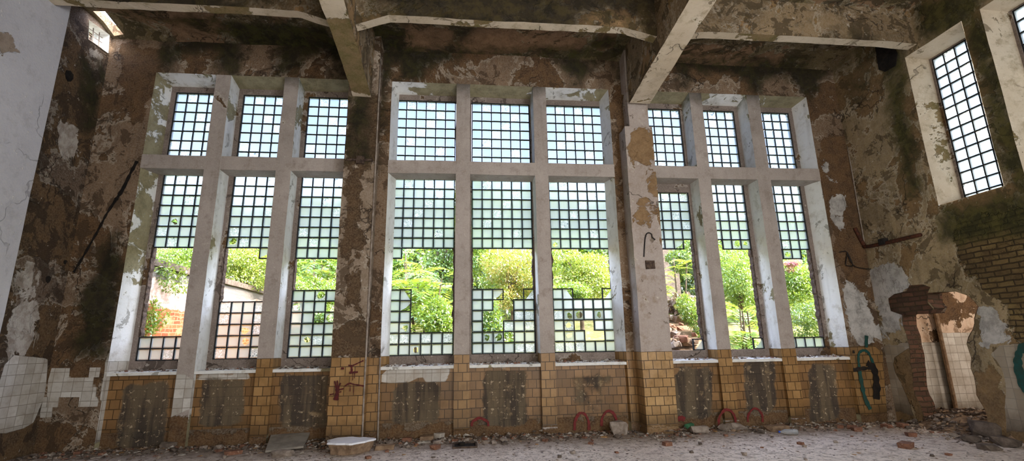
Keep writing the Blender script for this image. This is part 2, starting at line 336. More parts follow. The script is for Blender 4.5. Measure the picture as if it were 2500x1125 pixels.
# ------------------------------------------------------------------ masks measured on the photograph
for pts in [cr(150, 0, 3.333, [(800, 250), (950, 330), (1250, 250), (1500, 330), (1480, 480), (1430, 600), (1250, 600), (1240, 430), (1000, 420), (900, 560), (820, 560)]),
            cr(150, 0, 3.333, [(1730, 370), (1900, 250), (2330, 330), (2340, 630), (2220, 620), (2200, 480), (2080, 440), (1980, 470), (1960, 610), (1740, 605)]),
            cr(700, 0, 3.125, [(720, 330), (1100, 330), (1400, 400), (1230, 480), (1090, 530), (1060, 620), (860, 620), (830, 500), (740, 640), (715, 640)]),
            cr(700, 0, 3.125, [(2040, 440), (2500, 440), (2300, 560), (2240, 640), (2150, 650), (2130, 560)]),
            cr(1450, 0, 3.75, [(690, 560), (830, 500), (1500, 500), (2150, 560), (2140, 700), (2000, 900), (1920, 870), (1780, 700), (1570, 720), (1540, 860), (1480, 840), (1300, 700), (880, 640), (870, 800), (780, 820), (760, 640)]),
            [(925, 130), (945, 130), (925, 420), (912, 420)], [(1500, 140), (1540, 110), (1536, 200), (1505, 205)]]:
    poly_mask('back', 'moss', PB(pts))
# bare brown undercoat beside the windows at the right end, warm light painted in at the left end
poly_mask('back', 'bare', PB([(1985, 400), (2010, 330), (2110, 330), (2125, 600), (2110, 720), (2080, 690), (2050, 650), (2030, 560), (2000, 470)]))
poly_mask('back', 'bare', PB([(300, 110), (400, 120), (395, 185), (360, 260), (330, 330), (290, 200)]))  # undercoat tan standing in for the warm light by the ceiling hole
poly_mask('back', 'bare', PB([(1500, 200), (1540, 200), (1530, 560), (1505, 560)]))
for p in [[(2030, 470), (2055, 470), (2065, 560), (2050, 570), (2030, 530)], [(2050, 680), (2110, 720), (2160, 835), (2090, 840), (2070, 800)], [(2000, 385), (2020, 380), (2040, 440), (2020, 440)]]: poly_mask('back', 'pale', PB(p))
poly_mask('back', 'tile', PB([(2060, 846), (2153, 843), (2170, 1060), (2085, 1060)]))
poly_mask('back', 'tile', PB([(893, 872), (930, 872), (930, 1090), (880, 1090)]))
poly_mask('back', 'tile', PB([(1518, 858), (1570, 858), (1580, 1070), (1540, 1070)]))
TPATCH = [cr(0, 820, 3.688, p) for p in [
    [(470, 288), (632, 288), (622, 372), (605, 375), (596, 462), (500, 462), (515, 545), (430, 545), (440, 400)], [(605, 375), (846, 372), (835, 458), (596, 462)], [(815, 283), (908, 283), (893, 370), (803, 372)], [(490, 462), (872, 460), (864, 548), (536, 550), (520, 640), (430, 640), (440, 545), (485, 545)],
    [(722, 548), (875, 546), (890, 580), (878, 634), (712, 636)], [(365, 645), (475, 640), (468, 728), (370, 735)], [(280, 560), (430, 548), (420, 640), (270, 650)], [(215, 650), (365, 640), (355, 730), (345, 815), (180, 850)]]]
poly_mask('back', 'wtile', PB(cr(0, 820, 3.688, [(955, 150), (1040, 150), (1010, 440), (985, 560), (905, 620), (905, 545), (920, 450), (940, 360)])))
poly_mask('back', 'pale', PB(cr(0, 0, 2.008, [(410, 390), (470, 400), (465, 480), (430, 520), (405, 450)])))
poly_mask('back', 'pale', PB(cr(0, 0, 2.008, [(290, 560), (400, 600), (420, 720), (340, 780), (290, 700)])))
poly_mask('back', 'moss', PB([(225, 640), (290, 560), (295, 690), (270, 870), (180, 880), (190, 760)]))
# aprons: dark soot rectangles where radiators hung, white border rows
YA2 = YW+.075
for pts in [[(495, 926), (595, 926), (592, 1042), (485, 1042)], [(686, 916), (801, 916), (797, 1042), (681, 1042)], [(958, 934), (1073, 932), (1073, 1032), (956, 1034)], [(1179, 906), (1287, 906), (1287, 1042), (1179, 1042)],
            [(1392, 912), (1500, 911), (1500, 924), (1392, 926)], [(1402, 920), (1408, 920), (1410, 985), (1403, 990)], [(1420, 920), (1430, 920), (1430, 1000), (1422, 1000)], [(1446, 920), (1452, 920), (1453, 1010), (1447, 1010)], [(1464, 920), (1472, 920), (1474, 990), (1466, 1000)], [(1490, 920), (1495, 920), (1497, 970), (1491, 970)], [(1647, 896), (1734, 896), (1740, 1020), (1652, 1025)], [(1816, 880), (1891, 880), (1897, 1005), (1822, 1010)], [(1974, 889), (2040, 889), (2050, 1027), (1978, 1027)], [(300, 940), (412, 930), (400, 1095), (285, 1095)]]:
    poly_mask('apron', 'soot', PB(pts, YA2))
for pts in [[(478, 906), (622, 904), (622, 925), (476, 928)], [(932, 896), (1106, 892), (1106, 914), (1020, 918), (1010, 934), (930, 936)], [(1148, 890), (1318, 887), (1318, 905), (1148, 908)], [(1024, 910), (1104, 908), (1104, 932), (1024, 934)]]:
    poly_mask('apron', 'wtile', PB(pts, YA2))
poly_mask('mull_left', 'wtile', PB([(424, 905), (475, 905), (462, 1010), (440, 1032), (408, 1025)]))
for pts in [[(150, 1), (1, 1), (1, 2)]]: pass
# columns
YC = X(.96)
poly_mask('colL', 'bare', PB([(846, 400), (880, 420), (882, 700), (866, 800), (850, 790), (840, 640), (842, 500)], YC))
poly_mask('colL', 'bare', PB([(850, 240), (925, 240), (905, 420), (848, 400)], YC))
poly_mask('colL', 'moss', PB([(865, 180), (900, 240), (900, 390), (848, 390), (850, 250)], YC))
poly_mask('colR', 'bare', PB(cr(1500, 200, 4.018, [(170, 480), (390, 460), (400, 640), (390, 1100), (330, 1040), (290, 800), (240, 760), (200, 800), (160, 700)]), YC))
poly_mask('colR', 'bare', PB(cr(1500, 400, 4.166, [(320, 50), (420, 80), (450, 560), (480, 900), (440, 920), (380, 560), (330, 350), (350, 240)]), YC))
poly_mask('colR', 'bare', PB(cr(1500, 400, 4.166, [(230, 370), (330, 360), (330, 560), (250, 580)]), YC))
# left wall
poly_mask('left', 'wtile', PX([(20, 865), (117, 875), (112, 955), (80, 1040), (0, 1062), (-30, 1062), (-10, 960)], XL))
poly_mask('left', 'pale', PX([(55, 625), (100, 640), (95, 700), (70, 715), (45, 690)], XL)); poly_mask('left', 'pale', PX([(40, 740), (80, 720), (100, 800), (60, 870), (20, 865), (10, 800)], XL))
poly_mask('left', 'pale', PX([(140, 290), (190, 310), (195, 380), (160, 400), (140, 350)], XL)); poly_mask('left', 'pale', PX([(215, 110), (250, 130), (240, 150), (215, 130)], XL))
poly_mask('left', 'moss', PX([(205, 150), (262, 160), (230, 330), (200, 330)], XL))
# right wall
R_ = lambda pts: PX(pts, XR)
poly_mask('right', 'brick', R_([(2322, 585), (2350, 540), (2560, 490), (2560, 870), (2478, 830), (2448, 750), (2395, 705), (2352, 640)]))
LINT = (R_(cr(2040, 660, 2.42, [(315, 165), (350, 140), (420, 120), (440, 85), (520, 84), (560, 100), (546, 132), (545, 192), (575, 225), (565, 255), (400, 264), (330, 240)])))
for p in [[(2385, 710), (2410, 745), (2440, 750), (2472, 836), (2392, 838), (2390, 770)], [(2120, 660), (2215, 650), (2222, 705), (2190, 715), (2200, 810), (2160, 835), (2150, 760), (2118, 720)]]: poly_mask('right', 'pale', R_(p))
for p in [[(283, 430), (482, 425), (335, 522), (352, 600), (385, 660), (412, 720), (438, 790), (462, 870), (482, 908), (300, 915)], [(945, 436), (1250, 430), (1250, 1100), (1010, 1000), (1000, 800), (1008, 690), (990, 600), (940, 520), (850, 437)]]: poly_mask('right', 'wtile', R_(cr(2040, 660, 2.42, p)))
poly_mask('right', 'bare', R_([(2185, 880), (2230, 800), (2236, 900), (2280, 1010), (2250, 1060), (2225, 985), (2205, 920)])); poly_mask('right', 'bare', R_([(2390, 860), (2420, 880), (2460, 960), (2450, 1020), (2480, 1100), (2400, 1100), (2380, 1000)]))
for p in [[(2150, 120), (2200, 120), (2250, 480), (2215, 480), (2175, 300)], [(2230, 0), (2420, -30), (2380, 60), (2250, 110)], [(2395, 30), (2350, 60), (2420, 330), (2470, 480), (2540, 480), (2470, 200)], [(2280, 520), (2560, 450), (2560, 560), (2300, 600)]]: poly_mask('right', 'moss', R_(p))
# ceiling and beams
cm = lambda pts: PZ(pts, ZC)
for p in [[(330, 40), (800, 60), (850, 150), (600, 100), (470, 60)], [(560, 90), (850, 90), (850, 170), (560, 140)], [(880, 70), (1000, 70), (1000, 115), (1500, 118), (1500, 142), (930, 132)], [(1110, 70), (1150, 70), (1140, 112), (1095, 112)], [(1440, 85), (1540, 90), (1530, 125), (1430, 120)], [(1640, 110), (1700, 130), (1960, 140), (2000, 170), (1640, 150)]]: poly_mask('ceil', 'moss', cm(p))
for p in [[(1000, 66), (1120, 72), (1090, 114), (1010, 108)], [(1150, 70), (1240, 76), (1310, 110), (1230, 128), (1140, 112)], [(1330, 90), (1440, 88), (1420, 118), (1340, 112)], [(380, 30), (460, 50), (500, 100), (440, 90)], [(700, 50), (780, 70), (810, 110), (760, 100)]]: poly_mask('ceil', 'bare', cm(p))
# ------------------------------------------------------------------ setting: window wall
BAYS = [dict(x0=-.6444, x1=-.234, m=[(-.5237, -.493), (-.3833, -.3531)], g=[(-.6227, 4), (-.4819, 4), (-.3426, 4)]),
        dict(x0=-.1544, x1=.3393, m=[(-.0119, .0187), (.1611, .1905)], g=[(-.1480, 6), (.0243, 6), (.1985, 6)]),
        dict(x0=.4163, x1=.8347, m=[(.5357, .5654), (.6787, .7111)], g=[(.4395, 4), (.5787, 4), (.7235, 4)])]
ZH, ZT1, ZT0, ZS = Z(.5734), Z(.3884), Z(.3593), Z(-.039)
ZTILE = TILETOP
wall = [(XL-.5, -.05), (XR+.5, -.05), (XR+.5, ZC+.2), (XL-.5, ZC+.2)]
holes = [[(X(b['x0']), -.04), (X(b['x1']), -.04), (X(b['x1']), ZH), (X(b['x0']), ZH)] for b in BAYS]
P, F = sheet(wall, holes, .17)
mk('wall_back', [(p[0], YW, p[1]) for p in P], F, 'back', key='back', jitter=.6, kind='structure')['label'] = 'stained plaster wall with three tall glass block windows'
PAT = {}
full = lambda n, k: ['#'*n]*k
PAT[0, 0] = full(4, 4)+['#o##']+full(4, 2)+['....']*8+full(4, 2)
PAT[0, 1] = full(4, 6)+['b###', '...d']+['....']*4+['####', '####', '##b#', '##b#', '####']
PAT[0, 2] = full(4, 8)+['....']*3+['##b#', 'b##.', '##.b', '####', '#o##', '####']
PAT[1, 0] = ['#'*6]*7+['#.....']+['......']*3+['#a....', '#d....', '##....', '#o....', '######', '##o###']
PAT[1, 1] = ['#'*6]*7+['......']*4+['##d..c', '##..##', '#...##', '#..###', '#ob.##', '######']
PAT[1, 2] = ['#'*6]*6+['o#####']+['......']*4+['#a...c', '######', '#ob#o#', '#o..##', '#o#..#', '######']
PAT[2, 0] = ['CCCC']+full(4, 5)+['##d.']+['....']*9+['...c']
PAT[2, 1] = full(4, 6)+['.#bo']+['....']*9+['...c']
PAT[2, 2] = full(4, 7)+['.b#.']+['....']*8+full(4, 1)
UP = {(1, 0): {(5, 4): 'o'}, (1, 1): {(2, 3): 'o'}, (2, 1): {(1, 1): '.'}}
BP, BH = .0222*S, .02233*S
YG = YW*1.043; YF = YW*1.041
def blob_hole(cx, cz, r, rnd):
    n = 8; return [(cx+r*(.6+.6*rnd.random())*math.cos(2*math.pi*k/n), cz+r*(.6+.6*rnd.random())*math.sin(2*math.pi*k/n)) for k in range(n)]
def glass_panel(parent, to3, nx, rows, rnd, mat='glass', rim='glass_rim'):
    """one glazed light of glass blocks (to3 maps along, up, depth); its mortar grid is a sub-part"""
    V = []; Fc = []; Mi = []; g = MB()
    nr = len(rows); here = lambda i, j: 0 <= i < nx and 0 <= j < nr and rows[j][i] not in '.C'
    m = .0085
    for j in range(nr):
        for i in range(nx):
            c = rows[j][i]
            if c in '.C': continue
            x0, x1 = i*BP+m, (i+1)*BP-m; z1, z0 = -j*BH-m, -(j+1)*BH+m
            def face(poly, dd=0.):
                b = len(V); V.extend(to3(p[0], p[1], dd) for p in poly); Fc.append(tuple(range(b, b+len(poly))))
            if c == '#':
                t = .016; b = len(V); r = .012
                o_ = [(x0+r, z0), (x1-r, z0), (x1, z0+r), (x1, z1-r), (x1-r, z1), (x0+r, z1), (x0, z1-r), (x0, z0+r)]
                i_ = [(x0+t+r, z0+t), (x1-t-r, z0+t), (x1-t, z0+t+r), (x1-t, z1-t-r), (x1-t-r, z1-t), (x0+t+r, z1-t), (x0+t, z1-t-r), (x0+t, z0+t+r)]
                V.extend(to3(p[0], p[1], .0) for p in o_); V.extend(to3(p[0], p[1], .012) for p in i_)
                Mi.extend(range(len(Fc), len(Fc)+8)); Fc.extend((b+k, b+(k+1) % 8, b+8+(k+1) % 8, b+8+k) for k in range(8)); Fc.append(tuple(range(b+8, b+16)))
            elif c in 'ob':
                cx, cz = (x0+x1)/2+rnd.uniform(-.02, .02), (z0+z1)/2+rnd.uniform(-.02, .02)
                hole = blob_hole(cx, cz, .058 if c == 'o' else .078, rnd); n = 8
                ou = [(x1, cz), (x1, z1), (cx, z1), (x0, z1), (x0, cz), (x0, z0), (cx, z0), (x1, z0)]
                b = len(V); V.extend(to3(p[0], p[1], .0) for p in ou); V.extend(to3(min(max(p[0], x0+.01), x1-.01), min(max(p[1], z0+.01), z1-.01), .012) for p in hole)
                Fc.extend((b+k, b+(k+1) % 8, b+8+(k+1) % 8, b+8+k) for k in range(8))
            elif c == 'a': face([(x0, z0), (x1, z0), (x0+.06, z1), (x0, z1)])
            elif c == 'c': face([(x1, z0), (x1, z1), (x1-.04, z1-.05), (x0+.03, z0)])
            elif c == 'd': face([(x0, z1), (x1, z1), (x1, z1-.05), (x0+.1, z0+.05), (x0, z0)])
    b = .0098
    for j in range(nr+1):
        run = None
        for i in range(nx+1):
            on = i < nx and (here(i, j) or here(i, j-1)) and (j < nr or True)
            if on and run is None: run = i
            if not on and run is not None:
                e0, e1 = run*BP-b, i*BP+b
                ps = [to3(e0, -j*BH-b, -.006), to3(e1, -j*BH+b, .03)]
                g.box(*sum(([min(ps[0][k], ps[1][k]), max(ps[0][k], ps[1][k])] for k in range(3)), []), step=9); run = None
    for i in range(nx+1):
        run = None
        for j in range(nr+1):
            on = j < nr and (here(i, j) or here(i-1, j))
            if on and run is None: run = j
            if not on and run is not None:
                ps = [to3(i*BP-b, -run*BH+b, -.004), to3(i*BP+b, -j*BH-b, .03)]
                g.box(*sum(([min(ps[0][k], ps[1][k]), max(ps[0][k], ps[1][k])] for k in range(3)), []), step=9); run = None
    o = mk('glass_panel', V, Fc, [mat, rim], parent); o.data.polygons.foreach_set('material_index', np.isin(np.arange(len(Fc)), Mi).astype(int))
    g.build('mortar_grid', 'mortar', parent).parent = o
    o.children[0].matrix_parent_inverse = Matrix.Identity(4)
    return o
tilefn = {'tile': lambda P: ZTILE-P[:, 2]}
NAMEB = ['left', 'middle', 'right']
for bi, b in enumerate(BAYS):
    rnd = random.Random(30+bi)
    W = empty('window_%d' % (bi+1), (X((b['x0']+b['x1'])/2), YW, 0), 'tall glass block window at the %s of the window wall, broken out near the sill' % ['left end', 'middle', 'right end'][bi], 'window', kind='structure')
    x0, x1 = X(b['x0']), X(b['x1']); sp = .011*S
    # splayed reveal all round the bay
    for side in ('l', 'r', 'h'):
        q = MB(); y0 = YW-.004
        zlo = -.05
        if side == 'l': q.patch((x0, y0, zlo), (x0+sp, YF, zlo), (x0+sp, YF, ZH-sp*.8), (x0, y0, ZH), .3)
        if side == 'r': q.patch((x1, y0, zlo), (x1-sp, YF, zlo), (x1-sp, YF, ZH-sp*.8), (x1, y0, ZH), .3)
        if side == 'h': q.patch((x0, y0, ZH), (x1, y0, ZH), (x1-sp, YF, ZH-sp*.8), (x0+sp, YF, ZH-sp*.8), .3)
        fn = {'h': {'moss': lambda P: -.25+.12*np.sin(P[:, 0]*2.3)+.0*P[:, 2], 'bare': lambda P: .12+.2*np.sin(P[:, 0]*1.7+1)}, 'l': {'bare': lambda P, k=bi: np.minimum(.03, (P[:, 2]-2.9)*.25) if k == 0 else -.3+(P[:, 2]-3.2)*.06, 'wtile': lambda P, k=bi: (ZTILE-P[:, 2] if k == 0 else P[:, 2]*0-5), 'tile': lambda P, k=bi: (ZTILE-P[:, 2] if k else P[:, 2]*0-5)},
              'r': {'bare': lambda P, k=bi: -.35+(P[:, 2]-3.2)*.06, 'tile': lambda P: ZTILE-P[:, 2]}}[side]
        q.build('reveal', 'reveal', W, jitter=.6, fn=fn, recalc=False)
    xs = [(x0, X(b['m'][0][0])), (X(b['m'][0][1]), X(b['m'][1][0])), (X(b['m'][1][1]), x1)]
    for k, (ma, mb_) in enumerate(b['m']):
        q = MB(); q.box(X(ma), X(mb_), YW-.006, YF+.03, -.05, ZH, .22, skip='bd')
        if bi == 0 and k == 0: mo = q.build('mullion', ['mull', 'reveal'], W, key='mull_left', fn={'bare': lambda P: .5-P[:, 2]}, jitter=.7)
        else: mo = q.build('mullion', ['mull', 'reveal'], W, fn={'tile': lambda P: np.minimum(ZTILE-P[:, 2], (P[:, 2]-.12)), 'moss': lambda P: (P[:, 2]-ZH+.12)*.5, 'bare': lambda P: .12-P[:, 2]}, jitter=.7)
        for p_ in mo.data.polygons: p_.material_index = 1 if abs(p_.normal.x) > .8 else 0  # side faces get the pale plaster, painting in window light on them
    q = MB(); q.box(x0-.01, x1+.01, YW-.004, YF+.03, ZT0, ZT1, .22, skip='lrb'); q.build('transom', 'mull', W, jitter=.7, fn={'bare': lambda P: -.22+.16*np.sin(P[:, 0]*3.1+bi)*np.cos(P[:, 0]*1.3)})
    for k, (xa, xb) in enumerate(xs):
        gx, nc = X(b['g'][k][0]), b['g'][k][1]
        fa = xa-.02; fb = xb+.02
        for up in (1, 0):
            ztop = Z(.5503 if up else .361); rows = list(['#'*nc]*7) if up else list(PAT[bi, k])
            if up:
                for (r_, c_), ch in UP.get((bi, k), {}).items(): rows[r_] = rows[r_][:c_]+ch+rows[r_][c_+1:]
            zl, zh_ = (ZT1-.05, ZH) if up else (Z(-.036), ZT0+.05)
            zb = ztop-len(rows)*BH
            q = MB()                                                    # concrete frame round the blocks
            if not up and bi == 2 and k == 0: q.box(fa, fb, YF, YF+.1, ztop-BH, zh_, .4)
            q.box(fa, gx-.012, YF, YF+.10, zl, zh_, .3); q.box(gx+nc*BP+.012, fb, YF, YF+.10, zl, zh_, .3)
            q.box(fa, fb, YF, YF+.10, ztop+.008, zh_, .3)
            if zb-.01 > zl: q.box(fa, fb, YF, YF+.10, zl-.02, zb-.008, .3)
            q.build('window_frame', 'frame', W, jitter=.5)
            glass_panel(W, lambda a, c, d, gx=gx, zt=ztop: (gx+a, YG+d, zt+c), nc, rows, rnd, 'glass' if up else 'glass_low')
            if not up:                                                  # ragged mortar left along the jambs where blocks fell out
                q = MB(); miss = [j for j in range(1, len(rows)) if rows[j][0] in '.' or rows[j][-1] in '.']
                for e, sx in ((0, 1), (-1, -1)):
                    js = [j for j in range(len(rows)) if rows[j][e] == '.']
                    if not js: continue
                    za, zc = ztop-js[0]*BH, ztop-(js[-1]+1)*BH; ex = gx-.014 if e == 0 else gx+nc*BP+.014
                    n = max(4, int((za-zc)/.035)); pts = [(ex, za-(za-zc)*t/n) for t in range(n+1)]
                    wob = [(ex+sx*(.012+.022*abs(mnoise.noise(Vector((ex*3, t*.22, k)))*2)+rnd.uniform(0, .012)), za-(za-zc)*t/n) for t in range(n, -1, -1)]
                    q.prism(pts+wob, lambda a, c: (a, YF-.008, c), (0, .11, 0))
                if q.v: q.build('broken_edge', 'chip', W)
        # sloping sill, apron below
        q = MB(); q.patch((xa-.01, YW+.01, ZS), (xb+.01, YW+.01, ZS), (xb+.01, YF+.02, Z(-.0355)), (xa-.01, YF+.02, Z(-.0355)), .2)
        q.patch((xa-.01, YW+.01, ZS), (xb+.01, YW+.01, ZS), (xb+.01, YW+.01, ZS-.05), (xa-.01, YW+.01, ZS-.05), .2)
        q.patch((xa-.01, YW+.01, ZS-.05), (xb+.01, YW+.01, ZS-.05), (xb+.01, YA2+.02, ZS-.05), (xa-.01, YA2+.02, ZS-.05), .2); q.build('window_sill', 'reveal', W, jitter=.5)
        q = MB(); q.quadgrid((xa-.01, YA2, -.05), (xb-xa+.02, 0, 0), (0, 0, ZS+.05), max(2, int((xb-xa)/.16)), 9)
        q.build('apron', 'apron', W, key='apron', jitter=.4, fn={'tile': lambda P: np.minimum(P[:, 2]-.26, P[:, 2]*0+1), 'bare': lambda P: .24-P[:, 2]})
for p in TPATCH:
    q = MB(); q.prism(PB(p), lambda a, c: (a, YW-.014, c), (0, .02, 0)); q.build('tile_patch', 'left', bpy.data.objects['wall_back'], jitter=.3, fn={'wtile': lambda P: P[:, 2]*0+2.})
# ------------------------------------------------------------------ columns, beams, ceiling, side walls
def column(xa, xb, key, xn=None, zn=None):
    q = MB()
    if xn:
        q.box(xa, xb, YC, YW+.02, -.05, zn, .2, skip='bd'); q.box(xn[0], xn[1], YC+.06, YW+.02, zn-.05, ZC+.05, .2, skip='bd')
        q.v = [(v[0], v[1], v[2]+(.05*mnoise.noise(Vector(v)*6) if abs(v[2]-zn) < .01 else 0)) for v in q.v]
    else: q.box(xa, xb, YC, YW+.02, -.05, ZC+.05, .2, skip='bd')
    o = q.build('column', key, None, key=key, jitter=1.2, fn={'tile': lambda P: np.minimum(ZTILE-P[:, 2], P[:, 2]-.1), 'bare': lambda P: .12-P[:, 2]}, kind='structure')
    return o
tag(column(X(-.2378), X(-.1762), 'colL'), 'stained wall column with red paint splashes, under the crumbling ceiling beam', 'column')
tag(column(X(.3566), X(.4195), 'colR', (X(.3706), X(.4164)), Z(.463)), 'grey wall column with ochre tiled foot and broken plaster casing', 'column')
def beamx(xa, xb, prof, label):
    W = empty('ceiling_beam', ((xa+xb)/2, YC, prof[0][1]), label, 'beam', kind='structure')
    q = MB()
    for (ya, za), (yb, zb) in zip(prof, prof[1:]): q.patch((xa, ya, za), (xb, ya, za), (xb, yb, zb), (xa, yb, zb), .2)
    q.build('soffit', 'soffit', W, jitter=2.2, fn={'bare': lambda P, k=xa: (.9 if k < 0 else -2.)-abs(P[:, 1]-7.6)}, recalc=False)
    for x in (xa, xb):
        q = MB()
        for (ya, za), (yb, zb) in zip(prof, prof[1:]): q.patch((x, ya, za), (x, yb, zb), (x, yb, ZC+.05), (x, ya, ZC+.05), .25)
        q.build('side_face', 'beam', W, jitter=2.2, fn={'moss': lambda P: -.5+.2*np.sin(P[:, 1]*2)}, recalc=False)
    return W
prof = [(X(y), Z(z)) for y, z in [(.965, .512), (.9, .524), (.84, .532), (.78, .538), (.70, .541), (.55, .542), (.2, .542), (-.44, .542)]]
beamx(X(-.2285), X(-.190), prof, 'crumbling concrete ceiling beam over the stained column, plaster fallen from its soffit')
prof2 = [(X(y), Z(z)) for y, z in [(.955, .516), (.86, .526), (.76, .537), (.68, .545), (.55, .548), (.2, .548), (-.44, .548)]]
beamx(X(.3706), X(.4164), prof2, 'concrete ceiling beam with pale pitted soffit, running to the grey tiled column')
def joist(xa, xb, zm, z_l, z_r, label, pale):
    """cross beam with haunched ends"""
    W = empty('ceiling_beam', ((xa+xb)/2, X(.785), zm), label, 'beam', kind='structure')
    hl, hr = .058*S, .062*S; y0, y1 = X(.785), X(.8055)
    pr = [(xa, z_l), (xa+hl, zm), (xb-hr, zm), (xb, z_r)]
    q = MB()
    for (xa_, za), (xb_, zb) in zip(pr, pr[1:]): q.patch((xa_, y0, za), (xb_, y0, zb), (xb_, y1, zb), (xa_, y1, za), .16)
    q.build('soffit', 'soffit', W, jitter=1.5, fn={'moss': lambda P: -.42+.3*np.sin(P[:, 0]*pale), 'bare': lambda P: -.25+.3*np.sin(P[:, 0]*1.9+pale)}, recalc=False)
    for y, nm in ((y0, 'front_face'), (y1, 'rear_face')):
        q = MB()
        for (xa_, za), (xb_, zb) in zip(pr, pr[1:]): q.patch((xa_, y, za), (xb_, y, zb), (xb_, y, ZC+.03), (xa_, y, ZC+.03), .25)
        q.build(nm, 'beam', W, jitter=1.2, fn={'moss': lambda P: (-.3 if pale > 3 else .22)+.3*np.sin(P[:, 0]*1.4+pale)*np.sin(P[:, 2]*3)}, recalc=False)
joist(X(-.19), X(.3706), Z(.5825), Z(.560), Z(.566), 'haunched cross beam with whitewashed soffit between the two main ceiling beams', 1.1)
joist(X(.4164), XR+.05, Z(.5825), Z(.574), Z(.578), 'haunched cross beam with mossy face, above the window at the right end', 4.2)
joist(XL-.05, X(-.2285), Z(.5825), Z(.5825), Z(.564), 'cross beam stained dark with moss, above the window at the left end', 2.3)
hole_c = PZ([(228, 27), (255, 28), (303, 76), (282, 79)], ZC)
P, F = sheet([(XL-.4, YB), (XR+.4, YB), (XR+.4, YW+.4), (XL-.4, YW+.4)], [hole_c], .3)
o = mk('ceiling', [(p[0], p[1], ZC+(-.10*max(0, 1-(YW-p[1])/.35) if p[1] < YW else -.1)) for p in P], F, 'ceil', key='ceil', dims='xy', jitter=2., kind='structure', fn={'moss': lambda P: np.where(P[:, 0] > X(.4), -.75, -.32)+.25*np.sin(P[:, 0]*1.3)*np.sin(P[:, 1]*2.1)})
o['label'] = 'mossy concrete ceiling with peeled plaster'
# left wall with the broken little window, white pier in front of it
lh = PX([(217, 49), (267, 85), (264, 130), (216, 96)], XL)
P, F = sheet([(YB, -.05), (YW+.3, -.05), (YW+.3, ZC+.2), (YB, ZC+.2)], [lh], .22)
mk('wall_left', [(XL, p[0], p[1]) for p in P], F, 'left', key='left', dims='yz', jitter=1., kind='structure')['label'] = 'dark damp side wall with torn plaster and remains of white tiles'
W6 = empty('window_6', (XL, lh[0][0], lh[0][1]), 'small broken window high in the dark side wall', 'window', kind='structure')
q = MB()
for i in range(4):
    a, b_ = lh[i], lh[(i+1) % 4]; q.patch((XL+.005, a[0], a[1]), (XL+.005, b_[0], b_[1]), (XL-.3, b_[0], b_[1]), (XL-.3, a[0], a[1]), .2)
q.build('reveal', 'reveal', W6, recalc=False)
q = MB(); (ya, za), (yb, zb), (yc, zc), (yd, zd) = lh
for t in (.2, .55, .85): q.tube([(XL-.12, ya+(yb-ya)*t, za+(zb-za)*t), (XL-.12, yd+(yc-yd)*t, zd+(zc-zd)*t)], .009, 5)
for t in (.18, .45, .75): q.tube([(XL-.12, ya+(yd-ya)*t, za+(zd-za)*t), (XL-.12, yb+(yc-yb)*t, zb+(zc-zb)*t)], .007, 5)
q.build('lattice', 'frame', W6)
XP = X(-.700); yp = at(0, 816, 'x', XP).y
q = MB(); q.box(XL-.1, XP, yp-2.6, yp, -.05, ZC+.05, .3, skip='l')
o = q.build('pillar', 'pier', None, jitter=.5, fn={'bare': lambda P: .16-np.hypot((P[:, 1]-at(8, 100, 'x', XP).y)*1., P[:, 2]-at(8, 100, 'x', XP).z)}, kind='structure'); tag(o, 'smooth white plastered pillar standing out from the dark side wall', 'pillar')
# right wall: two tall windows, the breach
r0, r1 = X(.6966), X(.8140); zw0, zw1 = Z(.247), Z(.5665)
ywL2 = at(2430, 162, 'x', XR).y
win = [(r0, r1), (ywL2-(r1-r0), ywL2)]
BRE = R_(cr(2040, 660, 2.42, [(415, 255), (560, 258), (585, 225), (548, 190), (542, 135), (640, 128), (715, 125), (780, 150), (830, 185), (845, 215), (825, 290), (825, 320), (790, 400), (775, 435), (800, 520), (805, 580), (830, 670), (835, 740), (860, 780), (890, 850), (900, 960), (505, 935), (515, 870), (505, 800), (470, 740), (455, 660), (450, 560), (432, 440), (420, 390), (405, 330), (402, 266)]))
BRE = [(y+.022*mnoise.noise(Vector((y*7, z*7, 0))), max(z, -.03)) for y, z in dense(BRE, .08)]
P, F = sheet([(YB, -.05), (YW+.3, -.05), (YW+.3, ZC+.2), (YB, ZC+.2)], [[(a, zw0), (b_, zw0), (b_, zw1), (a, zw1)] for a, b_ in win]+[BRE], .2)
mk('wall_right', [(XR, p[0], p[1]) for p in P], F, 'right', key='right', dims='yz', jitter=1., kind='structure', fn={'moss': lambda P: -.75+.25*np.sin(P[:, 1]*1.7)+.12*(P[:, 2]-3)})['label'] = 'mottled side wall with exposed bricks and a breach knocked through it'
q = MB(); q.prism([(y+.015*mnoise.noise(Vector((y*9, z*9, 3))), z+.015*mnoise.noise(Vector((y*9, z*9, 8)))) for y, z in dense([p_ for p_ in LINT], .12)], lambda a, c: (XR-.012, a, c), (.02, 0, 0)); q.build('brick_lintel', 'core', bpy.data.objects['wall_right'], fn={'brick': lambda P: P[:, 2]*0+1})
q = MB(); n = len(BRE)
for i in range(n):
    a, b_ = BRE[i], BRE[(i+1) % n]; q.patch((XR-.004, a[0], a[1]), (XR-.004, b_[0], b_[1]), (XR+.30, b_[0]-.02*(b_[0]-9), b_[1]), (XR+.30, a[0]-.02*(a[0]-9), a[1]), .15)
q.build('breach_edge', 'core', None, jitter=2.5, recalc=False, fn={'brick': lambda P: P[:, 2]*0+.06}, kind='structure')['label'] = 'broken masonry edge of the breach in the mottled wall'
XG = XR+.37
